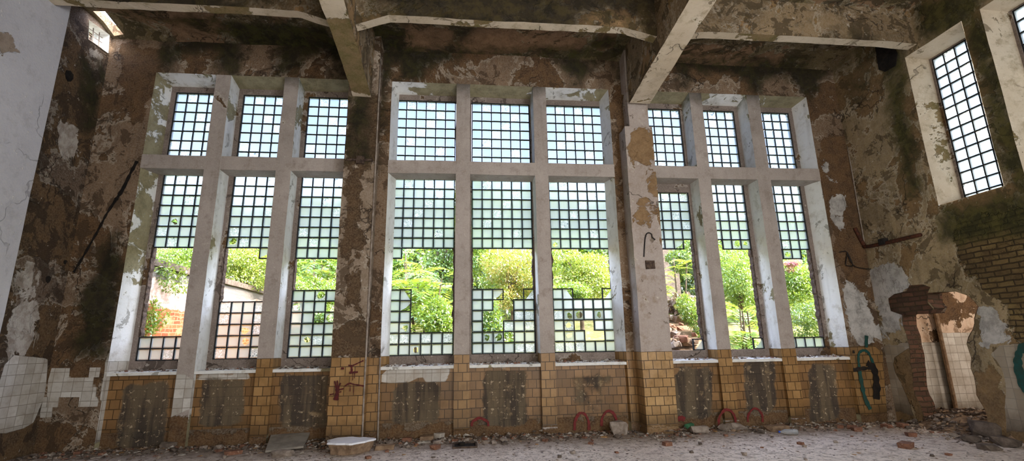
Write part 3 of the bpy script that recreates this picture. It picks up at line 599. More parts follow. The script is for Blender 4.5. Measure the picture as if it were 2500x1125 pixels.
for wi, (ya, yb) in enumerate(win):
    rnd = random.Random(80+wi)
    W = empty('window_%d' % (4+wi), (XR, (ya+yb)/2, zw0), ['narrow glass block window high in the mottled wall, nearest the corner', 'narrow glass block window high in the mottled wall, second from the corner'][wi], 'window', kind='structure')
    s_ = .09
    c4 = [(ya, zw0), (yb, zw0), (yb, zw1), (ya, zw1)]; d4 = [(ya+s_*.4, zw0+.06), (yb-s_, zw0+.06), (yb-s_, zw1-.09), (ya+s_*.4, zw1-.09)]
    for i in range(4):
        a, b_, c_, d_ = c4[i], c4[(i+1) % 4], d4[(i+1) % 4], d4[i]; q = MB()
        q.patch((XR-.005, a[0], a[1]), (XR-.005, b_[0], b_[1]), (XG, c_[0], c_[1]), (XG, d_[0], d_[1]), .2)
        q.build('window_sill' if i == 0 else 'reveal', 'soffit', W, jitter=.8, recalc=False)
    nr = 14; nc = 4; gy1 = yb-s_-.05; gzt = zw1-.09-.03
    gy0 = gy1-nc*BP; zb = gzt-nr*BH
    q = MB(); q.box(XG, XG+.1, gy1+.01, yb, zw0, zw1, .4); q.box(XG, XG+.1, ya, gy0-.01, zw0, zw1, .4); q.box(XG, XG+.1, ya, yb, gzt+.01, zw1, .4); q.box(XG, XG+.1, ya, yb, zw0, zb-.01, .4)
    q.build('window_frame', 'frame', W, jitter=.4)
    glass_panel(W, lambda a, c, d, gy1=gy1, gzt=gzt: (XG+.02+d, gy1-a, gzt+c), nc, ['####']*nr, rnd, 'glass_side', 'glass_side')
# room behind the breach: tiled wall, post
q = MB(); q.quadgrid((XR+.25, YW+.05, -.3), (5, 0, 0), (0, 0, 3.7), 20, 18); q.build('wall_beyond', 'room2', None, fn={'wtile': lambda P: Z(-.012)-P[:, 2]}, kind='structure')['label'] = 'pale tiled wall of the next room seen through the breach'
q = MB(); a = at(2287, 813, 'y', YW-.02); q.quadgrid((a.x+.02, YW-.03, -.3), (4, 0, 0), (0, 0, 3.7), 16, 18); q.build('wall_beyond', 'room2', None, fn={'wtile': lambda P: a.z-P[:, 2], 'bare': lambda P: .42-np.hypot(P[:, 0]-at(2295, 770, 'y', YW-.03).x, P[:, 2]-at(2295, 745, 'y', YW-.03).z)}, kind='structure')['label'] = 'pink tiled wall panel beside the post behind the breach'
q = MB(); q.quadgrid((XR+.3, 3.5, 3.4), (6, 0, 0), (0, 6.5, 0), 8, 8); q.build('ceiling_sun_block', 'room2', None, kind='structure')['label'] = 'ceiling of the next room, added to keep out the sun'  # added out of view to keep direct sun off the walls behind the breach
q = MB(); q.quadgrid((XR+5.2, 3.5, -.1), (0, 6.5, 0), (0, 0, 3.5), 8, 8); q.quadgrid((XR+.3, 3.5, -.1), (5, 0, 0), (0, 0, 3.5), 8, 8); q.build('wall_beyond', 'room2', None, kind='structure')['label'] = 'far side of the next room, added to keep out the sun'  # unseen walls added to shut the low sun out of this room
# floor
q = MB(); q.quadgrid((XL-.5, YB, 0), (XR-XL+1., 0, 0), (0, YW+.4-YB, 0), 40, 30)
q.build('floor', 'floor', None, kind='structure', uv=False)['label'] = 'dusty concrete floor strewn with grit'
q = MB(); q.quadgrid((XR+.5, 4, .0), (5, 0, 0), (0, 6, 0), 10, 8); q.build('floor_beyond', 'floor', None, kind='structure', uv=False)['label'] = 'floor of the next room'
q = MB(); q.quadgrid((XL-.5, YB, -.05), (XR-XL+1., 0, 0), (0, 0, ZC+.2), 10, 6); q.build('wall_front', 'pier', None, kind='structure')['label'] = 'plain plastered wall opposite the windows'
# ------------------------------------------------------------------ paint, pipes, cables on the walls
def ribbon(pts, w, to3, d):
    """stroke of paint along 2-D pts; returns verts, faces laid on a wall"""
    V = []; F = []; n = len(pts)
    for i, p in enumerate(pts):
        a = pts[max(0, i-1)]; b = pts[min(n-1, i+1)]; dx, dz = b[0]-a[0], b[1]-a[1]; l = math.hypot(dx, dz) or 1
        ww = w*(.8+.4*mnoise.noise(Vector((p[0]*9, p[1]*9, 3)))+.15*math.sin(i*1.9))
        V += [to3(p[0]-dz/l*ww/2, p[1]+dx/l*ww/2, d), to3(p[0]+dz/l*ww/2, p[1]-dx/l*ww/2, d)]
    for i in range(n-1): F.append((2*i, 2*i+1, 2*i+3, 2*i+2))
    return V, F
def smooth(pts, k=6):
    P = [Vector(p) for p in pts]; out = []
    for i in range(len(P)-1):
        p0, p1, p2, p3 = P[max(i-1, 0)], P[i], P[i+1], P[min(i+2, len(P)-1)]
        for j in range(k):
            t = j/k; out.append(.5*((2*p1)+(p2-p0)*t+(2*p0-5*p1+4*p2-p3)*t*t+(3*p1-p0-3*p2+p3)*t**3))
    return out+[P[-1]]
def paint(name, strokes, parent, mat, ax, val, d, label):
    V = []; F = []; d0 = d
    for si_, (pts, w) in enumerate(strokes):
        d = d0+.0012*si_
        q = [at(u, v, ax, val) for u, v in pts]; p2 = [((p.x if ax == 'y' else p.y), p.z) for p in q]; p2 = [tuple(v)[:2] for v in smooth([(a, b, 0) for a, b in p2])]
        v_, f_ = ribbon(p2, w, (lambda a, c, e: (a, val-e, c)) if ax == 'y' else (lambda a, c, e: (val-e, a, c)), d)
        F += [tuple(i+len(V) for i in f) for f in f_]; V += v_
    return tag(mk(name, V, F, mat, parent, recalc=False), label)
WB = bpy.data.objects['wall_back']; WR = bpy.data.objects['wall_right']; CL = bpy.data.objects['column']
WIN = [bpy.data.objects['window_%d' % i] for i in (1, 2, 3)]
def arch(u0, v0, u1, vt): return [(u0, v0), (u0+1, (v0*.5+vt*.5)), (u0+(u1-u0)*.28, vt+3), ((u0+u1)/2, vt), (u0+(u1-u0)*.75, vt+4), (u1-1, v0*.5+vt*.5), (u1, v0)]
for ap, win_, a in [(YA2-.02, WIN[1], arch(1152, 1040, 1192, 1020)), (YA2-.02, WIN[1], arch(1403, 1050, 1438, 1008)), (YA2-.02, WIN[1], arch(1469, 1040, 1505, 1003)), (YW-.05, WIN[2], arch(1755, 1040, 1796, 1000)), (YA2-.02, WIN[2], arch(1826, 1030, 1862, 997))]:
    paint('graffiti_arch', [(a, .055)], win_, 'redpaint', 'y', ap, .0, 'red spray painted arch low on the tiles')
paint('graffiti_arch', [([(1655, 1026), (1662, 1020), (1672, 1024)], .08)], WIN[2], 'redpaint', 'y', YA2-.02, .0, 'red spray painted stub low on the tiles')
s = 4.09; cc = lambda pts: [(780+a/s, 850+b/s) for a, b in pts]
paint('paint_splash', [(cc([(290, 170), (330, 172), (380, 150), (440, 122)]), .03), (cc([(320, 175), (322, 230), (300, 250)]), .035), (cc([(300, 245), (340, 240), (385, 236)]), .035), (cc([(255, 378), (300, 350), (350, 360), (445, 376)]), .03), (cc([(180, 375), (178, 440), (165, 518)]), .085), (cc([(170, 390), (152, 325)]), .028), (cc([(182, 390), (180, 320)]), .028), (cc([(190, 395), (214, 345)]), .028), (cc([(192, 415), (242, 402)]), .03), (cc([(185, 440), (222, 432)]), .025), (cc([(105, 462), (150, 452)]), .02), (cc([(335, 250), (332, 320)]), .012), (cc([(350, 250), (352, 300)]), .012), (cc([(310, 365), (308, 430)]), .012), (cc([(345, 365), (343, 450)]), .012), (cc([(220, 198), (248, 202)]), .04)], CL, 'darkred', 'y', YC-.012, .006, 'dark red paint splashes and drips')
c2 = lambda pts: [(2040+a/2.42, 660+b/2.42) for a, b in pts]
paint('graffiti_line', [(c2([(182, 385), (180, 455)]), .08), (c2([(150, 660), (135, 540), (138, 490), (165, 472), (195, 490), (225, 560)]), .06), (c2([(140, 590), (155, 680), (175, 760), (205, 820)]), .09)], WB, 'teal', 'y', YW-.012, .006, 'teal spray painted loop')
paint('graffiti_figure', [(c2([(105, 588), (150, 580), (215, 575)]), .09), (c2([(185, 545), (225, 580), (240, 660), (240, 760)]), .16), (c2([(104, 472), (106, 490)]), .04)], WB, 'blackpaint', 'y', YW-.016, .007, 'black spray painted figure')
paint('graffiti_line', [(c2([(1150, 440), (1090, 480), (1080, 560), (1110, 680), (1150, 720)]), .15)], WR, 'teal', 'x', XR-.012, .006, 'teal spray painted loop')
def pipe(name, pts, r, mat, label, cat, sides=8):
    q = MB(); q.tube(smooth(pts, 3), r, sides); return tag(q.build(name, mat, None, smooth=True), label, cat)
yw = YW-.035
pipe('rusty_pipe', [at(2087, 556, 'y', yw), at(2098, 578, 'y', yw), at(2109, 597, 'y', yw), (XR-.05, YW-.07, at(2112, 603, 'y', yw).z), at(2150, 596, 'x', XR-.04), at(2200, 584, 'x', XR-.04), at(2248, 573, 'x', XR-.04)], .035, 'rust', 'rusty pipe turning the corner by the mottled wall', 'pipe')
b = at(2159, 590, 'x', XR-.02); q = MB(); q.box(XR-.09, XR+.01, b.y-.07, b.y+.07, b.z-.06, b.z+.06, .2); q.tube([(XR-.09, b.y, b.z), (XR-.12, b.y, b.z)], .03, 8)
tag(q.build('junction_box', 'black', None), 'small black junction box clamped on the rusty pipe', 'junction box')
pc = [at(u, v, 'y', YW-.02) for u, v in [(2069, 356), (2082, 430), (2092, 490), (2102, 545), (2110, 592)]]
pipe('conduit_pipe', pc, .013, 'plast', 'thin pale conduit running down the corner of the mottled wall', 'pipe', 6)
k = lambda pts: [at(1980+a/3.126, 340+b_/3.126, 'y', YW-.04) for a, b_ in pts]
pipe('cable', k([(215, 862), (275, 858), (265, 950), (285, 965), (320, 958), (275, 860)])+k([(320, 958), (400, 985), (480, 990)]), .009, 'black', 'black cable looping from the wall between window and pipe', 'cable', 5)
k = lambda pts: [at(1500+a/4.166, 400+b_/4.166, 'y', YC-.012) for a, b_ in pts]
pipe('cable', k([(300, 945), (305, 850), (312, 760), (325, 715), (350, 700), (378, 715), (385, 745), (415, 770)]), .012, 'black', 'stiff black cable bent over on the grey column', 'cable', 6)
b = at(1587, 646, 'y', YC); q = MB(); q.box(b.x-.09, b.x+.09, YC-.03, YC+.02, b.z-.08, b.z+.08, .06); tag(q.build('socket_box', 'chip', None, jitter=1.6), 'broken socket box on the grey column below the bent cable', 'socket')
b = at(880, 392, 'y', YC); q = MB(); q.box(b.x-.07, b.x+.07, YC-.06, YC+.02, b.z-.07, b.z+.07, .05); q.tube([(b.x-.25, YC-.02, b.z+.01), (b.x+.22, YC-.02, b.z+.01)], .025, 6); tag(q.build('junction_box', 'chip', None, jitter=1.), 'old junction box with pipe stubs on the stained column', 'junction box')
for pts, lab in [([(929.5, 150), (893, 872), (884, 1080)], 'thin pale corner bead up the edge of the stained column'), ([(928, 872), (922, 1080)], 'short pale pipe up the tiles beside the stained column')]:
    y_ = YC-.005 if 'bead' in lab else YW-.02
    pipe('edge_strip', [at(u, v, 'y', y_) for u, v in pts], .016, 'plast', lab, 'pipe', 6)
b0, b1 = at(2112, 262, 'x', XR-.04), at(2140, 262, 'x', XR-.04)
q = MB(); b = at(2122, 262, 'y', YW-.05); q.box(b.x-.28, b.x+.02, YW-.06, YW+.01, b.z-.07, b.z+.07, .1, skip='b'); q.box(b.x+.1, b.x+.3, YW-.1, YW+.01, b.z-.09, b.z+.09, .1)
tag(q.build('fuse_box', 'dark', None, jitter=1.5), 'ruined dark fuse box high in the corner beside the window', 'fuse box')
q = MB(); p_ = [at(u, v, 'y', YW-.12) for u, v in [(2283, 770), (2300, 850), (2318, 930), (2331, 990)]]; a_ = at(2292, 800, 'y', YW-.12)
q.tube([(a_.x, YW-.12, -.1), (a_.x, YW-.12, 2.4)], .036, 8); tag(q.build('post', 'brick_pale', None), 'slim brown post standing behind the breach', 'post')
# diagonal crack in the left strip, dark putlog holes
for pts, w in [([(335, 393), (318, 425), (300, 462), (283, 488)], .07), ([(283, 488), (262, 520), (243, 556), (210, 615), (180, 665)], .05)]:
    paint('wall_crack', [(pts, w)], WB, 'dark', 'y', YW-.012, .004, 'dark diagonal crack')
WL = bpy.data.objects['wall_left']
for u, v, r in [(170, 186, .085), (118, 682, .05), (160, 640, .03)]:
    q = MB(); c_ = at(u, v, 'x', XL+.012); q.prism([(c_.y+r*(1+.25*math.sin(t*3))*math.cos(t), c_.z+r*1.2*math.sin(t)) for t in np.linspace(0, 2*math.pi, 9)[:-1]], lambda a, c: (XL+.012, a, c), (-.02, 0, 0)); tag(q.build('putlog_hole', 'dark', WL), 'dark hole')
c_ = at(2162, 140, 'x', XR-.012); q = MB(); q.prism([(p.y, p.z) for p in [at(u, v, 'x', XR-.015) for u, v in [(2136, 112), (2180, 112), (2190, 130), (2186, 160), (2160, 175), (2145, 170)]]], lambda a, c: (XR-.015, a, c), (.02, 0, 0)); tag(q.build('putlog_hole', 'dark', WR), 'dark broken hollow under the ceiling')
# ------------------------------------------------------------------ debris on the floor
def hull(pts):
    bm = bmesh.new()
    for p in pts: bm.verts.new(p)
    r = bmesh.ops.convex_hull(bm, input=bm.verts); bmesh.ops.delete(bm, geom=[e for e in r['geom_interior'] if isinstance(e, bmesh.types.BMVert)], context='VERTS')
    bm.verts.ensure_lookup_table(); bm.verts.index_update(); v = [tuple(x.co) for x in bm.verts]; f = [tuple(y.index for y in x.verts) for x in bm.faces]; bm.free(); return v, f
def chunk(rnd, sx, sy, sz, n=14):
    return hull([Vector((rnd.uniform(-1, 1)*sx, rnd.uniform(-1, 1)*sy, rnd.uniform(0, 1)*sz)) for _ in range(n)]+[Vector((sx*.8, -sy*.7, 0)), Vector((-sx*.8, -sy*.6, 0)), Vector((0, sy*.9, 0))])
def brickbit(rnd, sx, sy, sz):
    P = [(x*sx*(1 if x < 0 else rnd.uniform(.5, 1)), y*sy, z*sz) for x in (-1, 1) for y in (-1, 1) for z in (0, 1)]
    return hull([Vector((p[0]+rnd.uniform(-.1, .1)*sx, p[1]+rnd.uniform(-.1, .1)*sy, p[2]*rnd.uniform(.85, 1))) for p in P])
def shard(rnd, sx, sy, sz):
    a0 = rnd.random(); P = []
    k = rnd.choice([4, 5, 5, 6])
    for i in range(k):
        t = 2*math.pi*(i+a0)/k; r = rnd.uniform(.6, 1)
        for z in (0, sz): P.append(Vector((sx*r*math.cos(t), sy*r*math.sin(t), z+r*.0)))
    return hull(P)
protos = {}
def proto(kind, i, make, mat):
    if (kind, i) not in protos:
        v, f = make(); me = bpy.data.meshes.new(kind); me.from_pydata(v, [], f); me.materials.append(M[mat]); protos[kind, i] = me
    return protos[kind, i]
placed = []
def put(name, me, x, y, rz, label, cat, group=None, sc=1., z=0., tilt=(0, 0)):
    o = bpy.data.objects.new(name, me); COL.objects.link(o); o.location = (x, y, z); o.rotation_euler = (tilt[0], tilt[1], rz); o.scale = (sc, sc, sc)
    return tag(o, label, cat, group)
KIND = [('plaster_chunk', 'plast', lambda r: chunk(r, .07, .055, .07), 'small pale plaster chunk'), ('brick_fragment', 'brick_red', lambda r: brickbit(r, .075, .055, .06), 'small reddish brick fragment'),
        ('tile_shard', 'shard', lambda r: shard(r, .085, .07, .012), 'pale tile shard lying flat'), ('ochre_shard', 'shardy', lambda r: shard(r, .075, .06, .012), 'ochre tile shard lying flat'), ('stone', 'greyst', lambda r: chunk(r, .065, .06, .06), 'dull grey stone')]
ZONES = [(X(-.66), X(-.25), 'below the leftmost window'), (X(-.25), X(-.15), 'at the foot of the stained column'), (X(-.15), X(.335), 'below the middle window'), (X(.335), X(.44), 'at the foot of the grey column'), (X(.44), X(.84), 'below the rightmost window'), (X(.84), X(.92), 'beside the breach')]
rd = random.Random(11)
def free(x, y, r):
    if any(math.hypot(x-a, y-b) < r+c for a, b, c in placed): return False
    placed.append((x, y, r)); return True
def inside_wall(x, y, r):
    lim = YC if (X(-.2378)-r < x < X(-.1762)+r or X(.3566)-r < x < X(.4195)+r) else YW
    return y+r > lim-.02 or x+r > XR-.02 or x-r < XL+.02
# the recognisable pieces first
def one(name, me_v, mat, u, v, rz, r, label, cat, sc=1., tilt=(0, 0), z=0):
    p = at(u, v, 'z', 0); placed.append((p.x, p.y, r)); me = bpy.data.meshes.new(name); me.from_pydata(me_v[0], [], me_v[1]); me.materials.append(M[mat])
    return put(name, me, p.x, p.y, rz, label, cat, None, sc, z, tilt)
# round lump of fallen wall with a white tiled top
p = at(850, 1104, 'z', 0); placed.append((p.x, p.y, .36)); W = empty('wall_lump', (p.x, p.y, 0), 'round lump of broken wall with a smooth white top, before the stained column', 'rubble block')
ol = [(.33*(1+.14*math.sin(3*t+1)+.08*math.sin(7*t))*math.cos(t), .27*(1+.12*math.sin(4*t)+.06*math.sin(9*t))*math.sin(t)) for t in np.linspace(0, 2*math.pi, 33)[:-1]]
q = MB()
for k_, (za, zb, ra, rb) in enumerate([(0, .07, .80, .86), (.07, .13, .86, .94), (.13, .155, .94, .97)]):
    nn = len(ol)
    for i in range(nn):
        a, b_ = ol[i], ol[(i+1) % nn]; w = lambda j, kk: 1+.05*mnoise.noise(Vector((j*1.3, kk*2.1, 0)))
        q.patch((p.x+a[0]*ra*w(i, k_), p.y+a[1]*ra*w(i, k_), za), (p.x+b_[0]*ra*w((i+1) % nn, k_), p.y+b_[1]*ra*w((i+1) % nn, k_), za), (p.x+b_[0]*rb*w((i+1) % nn, k_+1), p.y+b_[1]*rb*w((i+1) % nn, k_+1), zb), (p.x+a[0]*rb*w(i, k_+1), p.y+a[1]*rb*w(i, k_+1), zb), .3)
q.build('broken_core', 'brick_pale', W, jitter=1.); q = MB(); q.prism([(p.x+a, p.y+b_) for a, b_ in ol], lambda a, c: (a, c, .15), (0, 0, .025)); q.build('white_top', 'white', W)
bp = [at(u, v, 'z', .05) for u, v in [(648, 1098), (660, 1077), (756, 1071), (741, 1090)]]
q = MB(); q.prism([(v_.x, v_.y) for v_ in bp], lambda a, c: (a, c, .01+.11*(c-bp[0].y)/max(.01, bp[1].y-bp[0].y)), (0, 0, .03)); tag(q.build('flat_board', 'board', None), 'flat grey board propped on the rubble left of the white topped lump', 'board'); placed.append((sum(v_.x for v_ in bp)/4, sum(v_.y for v_ in bp)/4, .45))
p = at(1135, 1088, 'z', 0); placed.append((p.x, p.y, .25)); W = empty('floor_drain', (p.x, p.y, 0), 'square dark floor drain with a short pipe stub, before the middle window', 'drain')
q = MB(); q.box(p.x-.17, p.x+.17, p.y-.17, p.y+.17, .001, .006, .1); q.build('drain_hole', 'dark', W); q = MB(); q.tube([(p.x-.05, p.y+.02, .0), (p.x-.05, p.y+.02, .05)], .05, 10); q.build('pipe_stub', 'dark', W)
q = MB()
for t in (-1, 1): q.box(p.x-.19, p.x+.19, p.y+t*.18-.015, p.y+t*.18+.015, 0, .025, .2); q.box(p.x+t*.18-.015, p.x+t*.18+.015, p.y-.165, p.y+.165, 0, .025, .2)
q.build('drain_rim', 'chip', W)
# bottle: clear plastic with blue cap
def bottle_mat():
    t = NT('clear_plastic'); b_ = t.n('ShaderNodeBsdfPrincipled', {'Base Color': C(235, 242, 248), 'Roughness': .12, 'Transmission Weight': .75, 'IOR': 1.2}); o = t.n('ShaderNodeOutputMaterial'); t.t.links.new(b_.outputs[0], o.inputs[0]); return t.m
M['plastic'] = bottle_mat(); M['cap'] = simple('blue_cap', C(60, 90, 190), C(50, 80, 170)); M['green'] = simple('green_plastic', C(70, 120, 84), C(50, 92, 64))
def bottle(u, v, rz, mat, capm, label, L=.3, R=.045):
    p = at(u, v, 'z', 0); W = empty('plastic_bottle', (p.x, p.y, 0), label, 'bottle'); placed.append((p.x, p.y, .2)); d = Vector((math.cos(rz), math.sin(rz), 0)); o_ = Vector((p.x, p.y, R))-d*L/2
    prof_ = [(0, .6), (.02, 1), (.25, 1), (.3, .9), (.36, 1), (.62, 1), (.75, .8), (.86, .35), (.93, .32)]
    q = MB(); a = Vector((-d.y, d.x, 0)); up = Vector((0, 0, 1)); n = 12; base = []
    for t, r in prof_:
        base.append(len(q.v)); q.v += [tuple(o_+d*L*t+(a*math.cos(2*math.pi*k_/n)+up*math.sin(2*math.pi*k_/n))*R*r) for k_ in range(n)]
    for i in range(len(base)-1):
        for k_ in range(n): q.f.append((base[i]+k_, base[i]+(k_+1) % n, base[i+1]+(k_+1) % n, base[i+1]+k_))
    q.f.append(tuple(base[0]+k_ for k_ in range(n))); q.build('bottle_body', mat, W, smooth=True)
    q = MB(); q.tube([o_+d*L*.92, o_+d*L*1.0], R*.36, 10); q.build('cap', capm, W)
bottle(1925, 1061, 2.9, 'plastic', 'cap', 'crushed clear plastic bottle with blue cap on the floor below the right end window')
bottle(1686, 1046, .7, 'green', 'plast', 'green plastic bottle among rubble by the grey column foot', .34, .05)
W = empty('rubbish_bag', tuple(at(1703, 1052, 'z', 0)), 'crumpled pale plastic bag beside the green bottle', 'bag'); p = at(1708, 1056, 'z', 0); placed.append((p.x, p.y, .14))
v, f = chunk(random.Random(5), .16, .11, .12, 40); mk('bag_sheet', [(a+p.x, b_+p.y, c) for a, b_, c in v], f, 'plast', W)
r_ = random.Random(3)
one('brick_fragment', brickbit(r_, .13, .07, .08), 'brick_red', 2214, 1092, .5, .15, 'dark red brick lying alone in the grit before the breach', 'brick')
one('brick_fragment', brickbit(r_, .15, .08, .07), 'brick_pale', 940, 1096, .1, .17, 'pale mortared brick just right of the white topped lump', 'brick')
one('brick_fragment', brickbit(r_, .12, .07, .07), 'brick_pale', 1043, 1073, .0, .14, 'pale brick lying in front of the middle window, left of the drain', 'brick')
one('tile_shard', shard(r_, .16, .09, .02), 'shard', 1038, 1080, .3, .12, 'clean white tile shard under the pale brick left of the drain', 'tile')
one('brick_fragment', brickbit(r_, .08, .06, .09), 'shard', 1074, 1069, .9, .1, 'white block fragment standing just left of the drain', 'brick')
one('plaster_chunk', chunk(r_, .16, .14, .22, 30), 'plast', 1508, 1060, .3, .2, 'tall pale plaster lump at the left side of the grey column', 'plaster')
one('plaster_chunk', chunk(r_, .2, .15, .13, 30), 'plast', 1800, 1047, .3, .22, 'large pale plaster lump below the right end window, left of the clear bottle', 'plaster')
one('plaster_chunk', chunk(r_, .13, .1, .1, 30), 'plast', 1770, 1050, .8, .12, 'rounded pale lump left of the large plaster lump', 'plaster')
one('brick_fragment', brickbit(r_, .2, .1, .09), 'brick_pale', 1898, 1050, .2, .2, 'tan brick slab behind the clear plastic bottle', 'brick')
one('brick_fragment', brickbit(r_, .07, .05, .06), 'brick_red', 1631, 1087, .2, .1, 'small rust red stone alone on bare floor before the grey column', 'brick')
one('plaster_chunk', chunk(r_, .05, .03, .1, 12), 'white', 82, 1102, .2, .08, 'upright white plaster chip at the foot of the dark side wall', 'plaster')
one('stone', chunk(r_, .13, .1, .12, 20), 'greyst', 412, 1096, .2, .15, 'mossy grey stone at the foot of the leftmost window', 'stone')
one('brick_fragment', brickbit(r_, .12, .07, .06), 'brick_red', 570, 1108, .4, .15, 'red brick lying left of the grey board', 'brick')
one('plaster_chunk', chunk(r_, .17, .1, .09, 20), 'plast', 690, 1113, .1, .18, 'flat pale rubble slab in front of the grey board', 'plaster')
for (u, v, a, b_, c_, lb) in [(2385, 1050, .2, .16, .2, 'dark stone at the right foot of the breach, nearest the opening'), (2420, 1068, .24, .18, .24, 'largest dark stone of the fallen heap at the right foot of the breach'), (2455, 1088, .17, .15, .14, 'dark stone lying outermost at the right foot of the breach'), (2372, 1078, .14, .12, .1, 'low flat stone before the fallen heap by the breach'), (2415, 1098, .13, .1, .08, 'small flat stone before the largest dark stone by the breach')]:
    one('stone', chunk(r_, a, b_, c_, 34), 'greyst', u, v, r_.uniform(0, 3), a, lb, 'stone')
one('tile_shard', shard(r_, .2, .12, .03), 'shardy', 2296, 1023, .2, .2, 'pale broken slab lying on the threshold of the breach', 'tile')
tot = 0
for tries in range(6000):
    if tot >= 250: break
    x = rd.uniform(XL+.15, XR-.1); near = rd.random() < .75
    y = YW-abs(rd.gauss(0, .33))-.1 if near else rd.uniform(6.2, 8.7)
    if x > X(.8): y = rd.uniform(6.6, 8.9)
    ki = rd.choices(range(5), [5, 3.4, 4.6, 2.4, 3.4])[0]; sc = rd.choice([.4, .5, .6, .7, .85, 1.05]) if near else rd.choice([.3, .4, .5, .6])
    if inside_wall(x, y, .1*sc) or not free(x, y, .085*sc): continue
    nm, mt, mkf, lab = KIND[ki]; var = rd.randrange(7); zone = next(z_ for a, b_, z_ in ZONES if a <= x <= b_ or (z_ is ZONES[-1][2])) if x >= ZONES[0][0] else 'by the dark wall'
    near_ = ', near the wall' if YW-y < .6 else ', out on the floor'
    me = proto(nm, var, lambda: mkf(random.Random(var*31+ki)), mt)
    l = lab+' '+zone+near_; put(nm, me, x, y, rd.uniform(0, 6.3), l, {'plaster_chunk': 'plaster', 'brick_fragment': 'brick', 'tile_shard': 'tile', 'ochre_shard': 'tile', 'stone': 'stone'}[nm], l.replace('small ', '')+' group', sc); tot += 1
# uncountable grit, heaped along the wall foot, on the sills and in the breach
def grit(name, n, pos, size, mats, label, rs):
    V = []; F = []; mi = []; rr = random.Random(rs)
    base = np.array([(1, 0, 0), (-.6, .8, 0), (-.5, -.8, 0), (.1, .1, .9), (.5, -.4, .5)])
    faces = [(0, 1, 2), (0, 1, 3), (1, 2, 3), (2, 4, 3), (2, 0, 4), (0, 3, 4)]
    for _ in range(n):
        p = pos(rr); s_ = size*rr.choice([.5, .7, 1, 1, 1.5, 2.2]); a = rr.uniform(0, 6.3); ca, sa = math.cos(a), math.sin(a); zf = rr.uniform(.1, .35) if name == 'gravel' else rr.uniform(.25, .8); b_ = len(V); m = rr.randrange(len(mats))
        for q_ in base:
            q2 = q_*[rr.uniform(.5, 1.4), rr.uniform(.5, 1.3), zf]+[rr.uniform(-.2, .2), rr.uniform(-.2, .2), 0]; V.append((p[0]+(q2[0]*ca-q2[1]*sa)*s_, p[1]+(q2[0]*sa+q2[1]*ca)*s_, p[2]+q2[2]*s_))
        F += [tuple(b_+i for i in f) for f in faces]; mi += [m]*6
    o = mk(name, V, F, mats, None, uv=False, kind='stuff'); o.data.polygons.foreach_set('material_index', mi); return tag(o, label, 'rubble')
def pos_wall(rr):
    for _ in range(50):
        x = rr.uniform(XL+.1, XR-.1); d = abs(rr.gauss(0, .28))
        lim = YC if (X(-.245) < x < X(-.17) or X(.35) < x < X(.425)) else YW+.05
        y = lim-d-.03
        if x > X(.83): y = rr.uniform(6.8, 9.0)
        hh = max(0, .07-d*.25)*(.6+.4*math.sin(x*2.1)+.3*math.sin(x*5.3+1))
        return (x, y, max(0, hh)*rr.random())
grit('rubble', 3800, pos_wall, .022, ['plast', 'brick_red', 'greyst', 'shard', 'brick_pale', 'greyst', 'chip'], 'loose grit and crumbled plaster heaped along the foot of the window wall', 1)
grit('gravel', 6000, lambda rr: (rr.uniform(XL+.1, XR-.1), 9.0-3.6*rr.random()**1.5, 0), .013, ['plast', 'chip', 'greyst', 'brick_pale'], 'fine grit scattered over the dusty floor', 2)
grit('rubble', 1500, lambda rr: (lambda t, y: (XR-.25+t*1.3, y, max(0, .34*math.sin(min(1, t)*2.4)-abs(y-7.9)*.12)*rr.uniform(.7, 1)))(rr.random(), rr.uniform(6.9, 8.9)), .035, ['brick_pale', 'greyst', 'chip', 'chip', 'plast'], 'slope of crumbled masonry filling the foot of the breach', 3)
q = MB(); q.quadgrid((XR-.3, 6.9, 0), (1.6, 0, 0), (0, 2.0, 0), 10, 12); q.v = [(a, b_, -.02+max(0, .33*math.sin(min(1, max(0, (a-XR+.3)/1.4))*2.4)-abs(b_-7.9)*.13)+.03*mnoise.noise(Vector((a*5, b_*5, 0)))) for a, b_, c in q.v]; tag(q.build('dirt', 'brick_pale', None, uv=False, smooth=False), 'heap of dusty earth in the foot of the breach', 'dirt', kind='stuff')
for bi, b in enumerate(BAYS):
    xs = [(X(b['x0']), X(b['m'][0][0])), (X(b['m'][0][1]), X(b['m'][1][0])), (X(b['m'][1][1]), X(b['x1']))]
    for k_, (xa, xb) in enumerate(xs):
        grit('rubble', 130 if k_ == 2 or bi == 1 else 70, lambda rr: (lambda y: (rr.uniform(xa+.05, xb-.05), y, ZS+(y-YW-.01)/(YF-YW)*(Z(-.0355)-ZS)))(YW+rr.uniform(.05, .33)), .024, ['plast', 'greyst', 'shard', 'brick_red', 'chip'], 'crumbs on the %s sill of the %s window' % (['first', 'second', 'third'][k_], ['left end', 'middle', 'right end'][bi]), 50+bi*3+k_)
# ------------------------------------------------------------------ outside
def leaf_mat(name, a, b, c, trans=.4):
    t = NT(name); r = t.n('ShaderNodeNewGeometry').outputs['Random Per Island']
    col = t.mix(t.step(r, .0, .5, False), a, b); col = t.mix(t.step(r, .6, 1., False), col, c)
    d = t.n('ShaderNodeBsdfDiffuse', {'Color': col}); tl = t.n('ShaderNodeBsdfTranslucent', {'Color': t.mix(.4, col, C(200, 214, 60))}); gl = t.n('ShaderNodeBsdfGlossy', {'Roughness': .38, 'Color': (1, 1, 1, 1)})
    m1 = t.n('ShaderNodeMixShader', {0: trans, 1: d.outputs[0], 2: tl.outputs[0]}); m2 = t.n('ShaderNodeMixShader', {0: .09, 1: m1.outputs[0], 2: gl.outputs[0]})
    o = t.n('ShaderNodeOutputMaterial'); t.t.links.new(m2.outputs[0], o.inputs[0]); return t.m
M['leaf_bright'] = leaf_mat('bright_leaf', C(118, 156, 52), C(72, 116, 38), C(172, 192, 82))
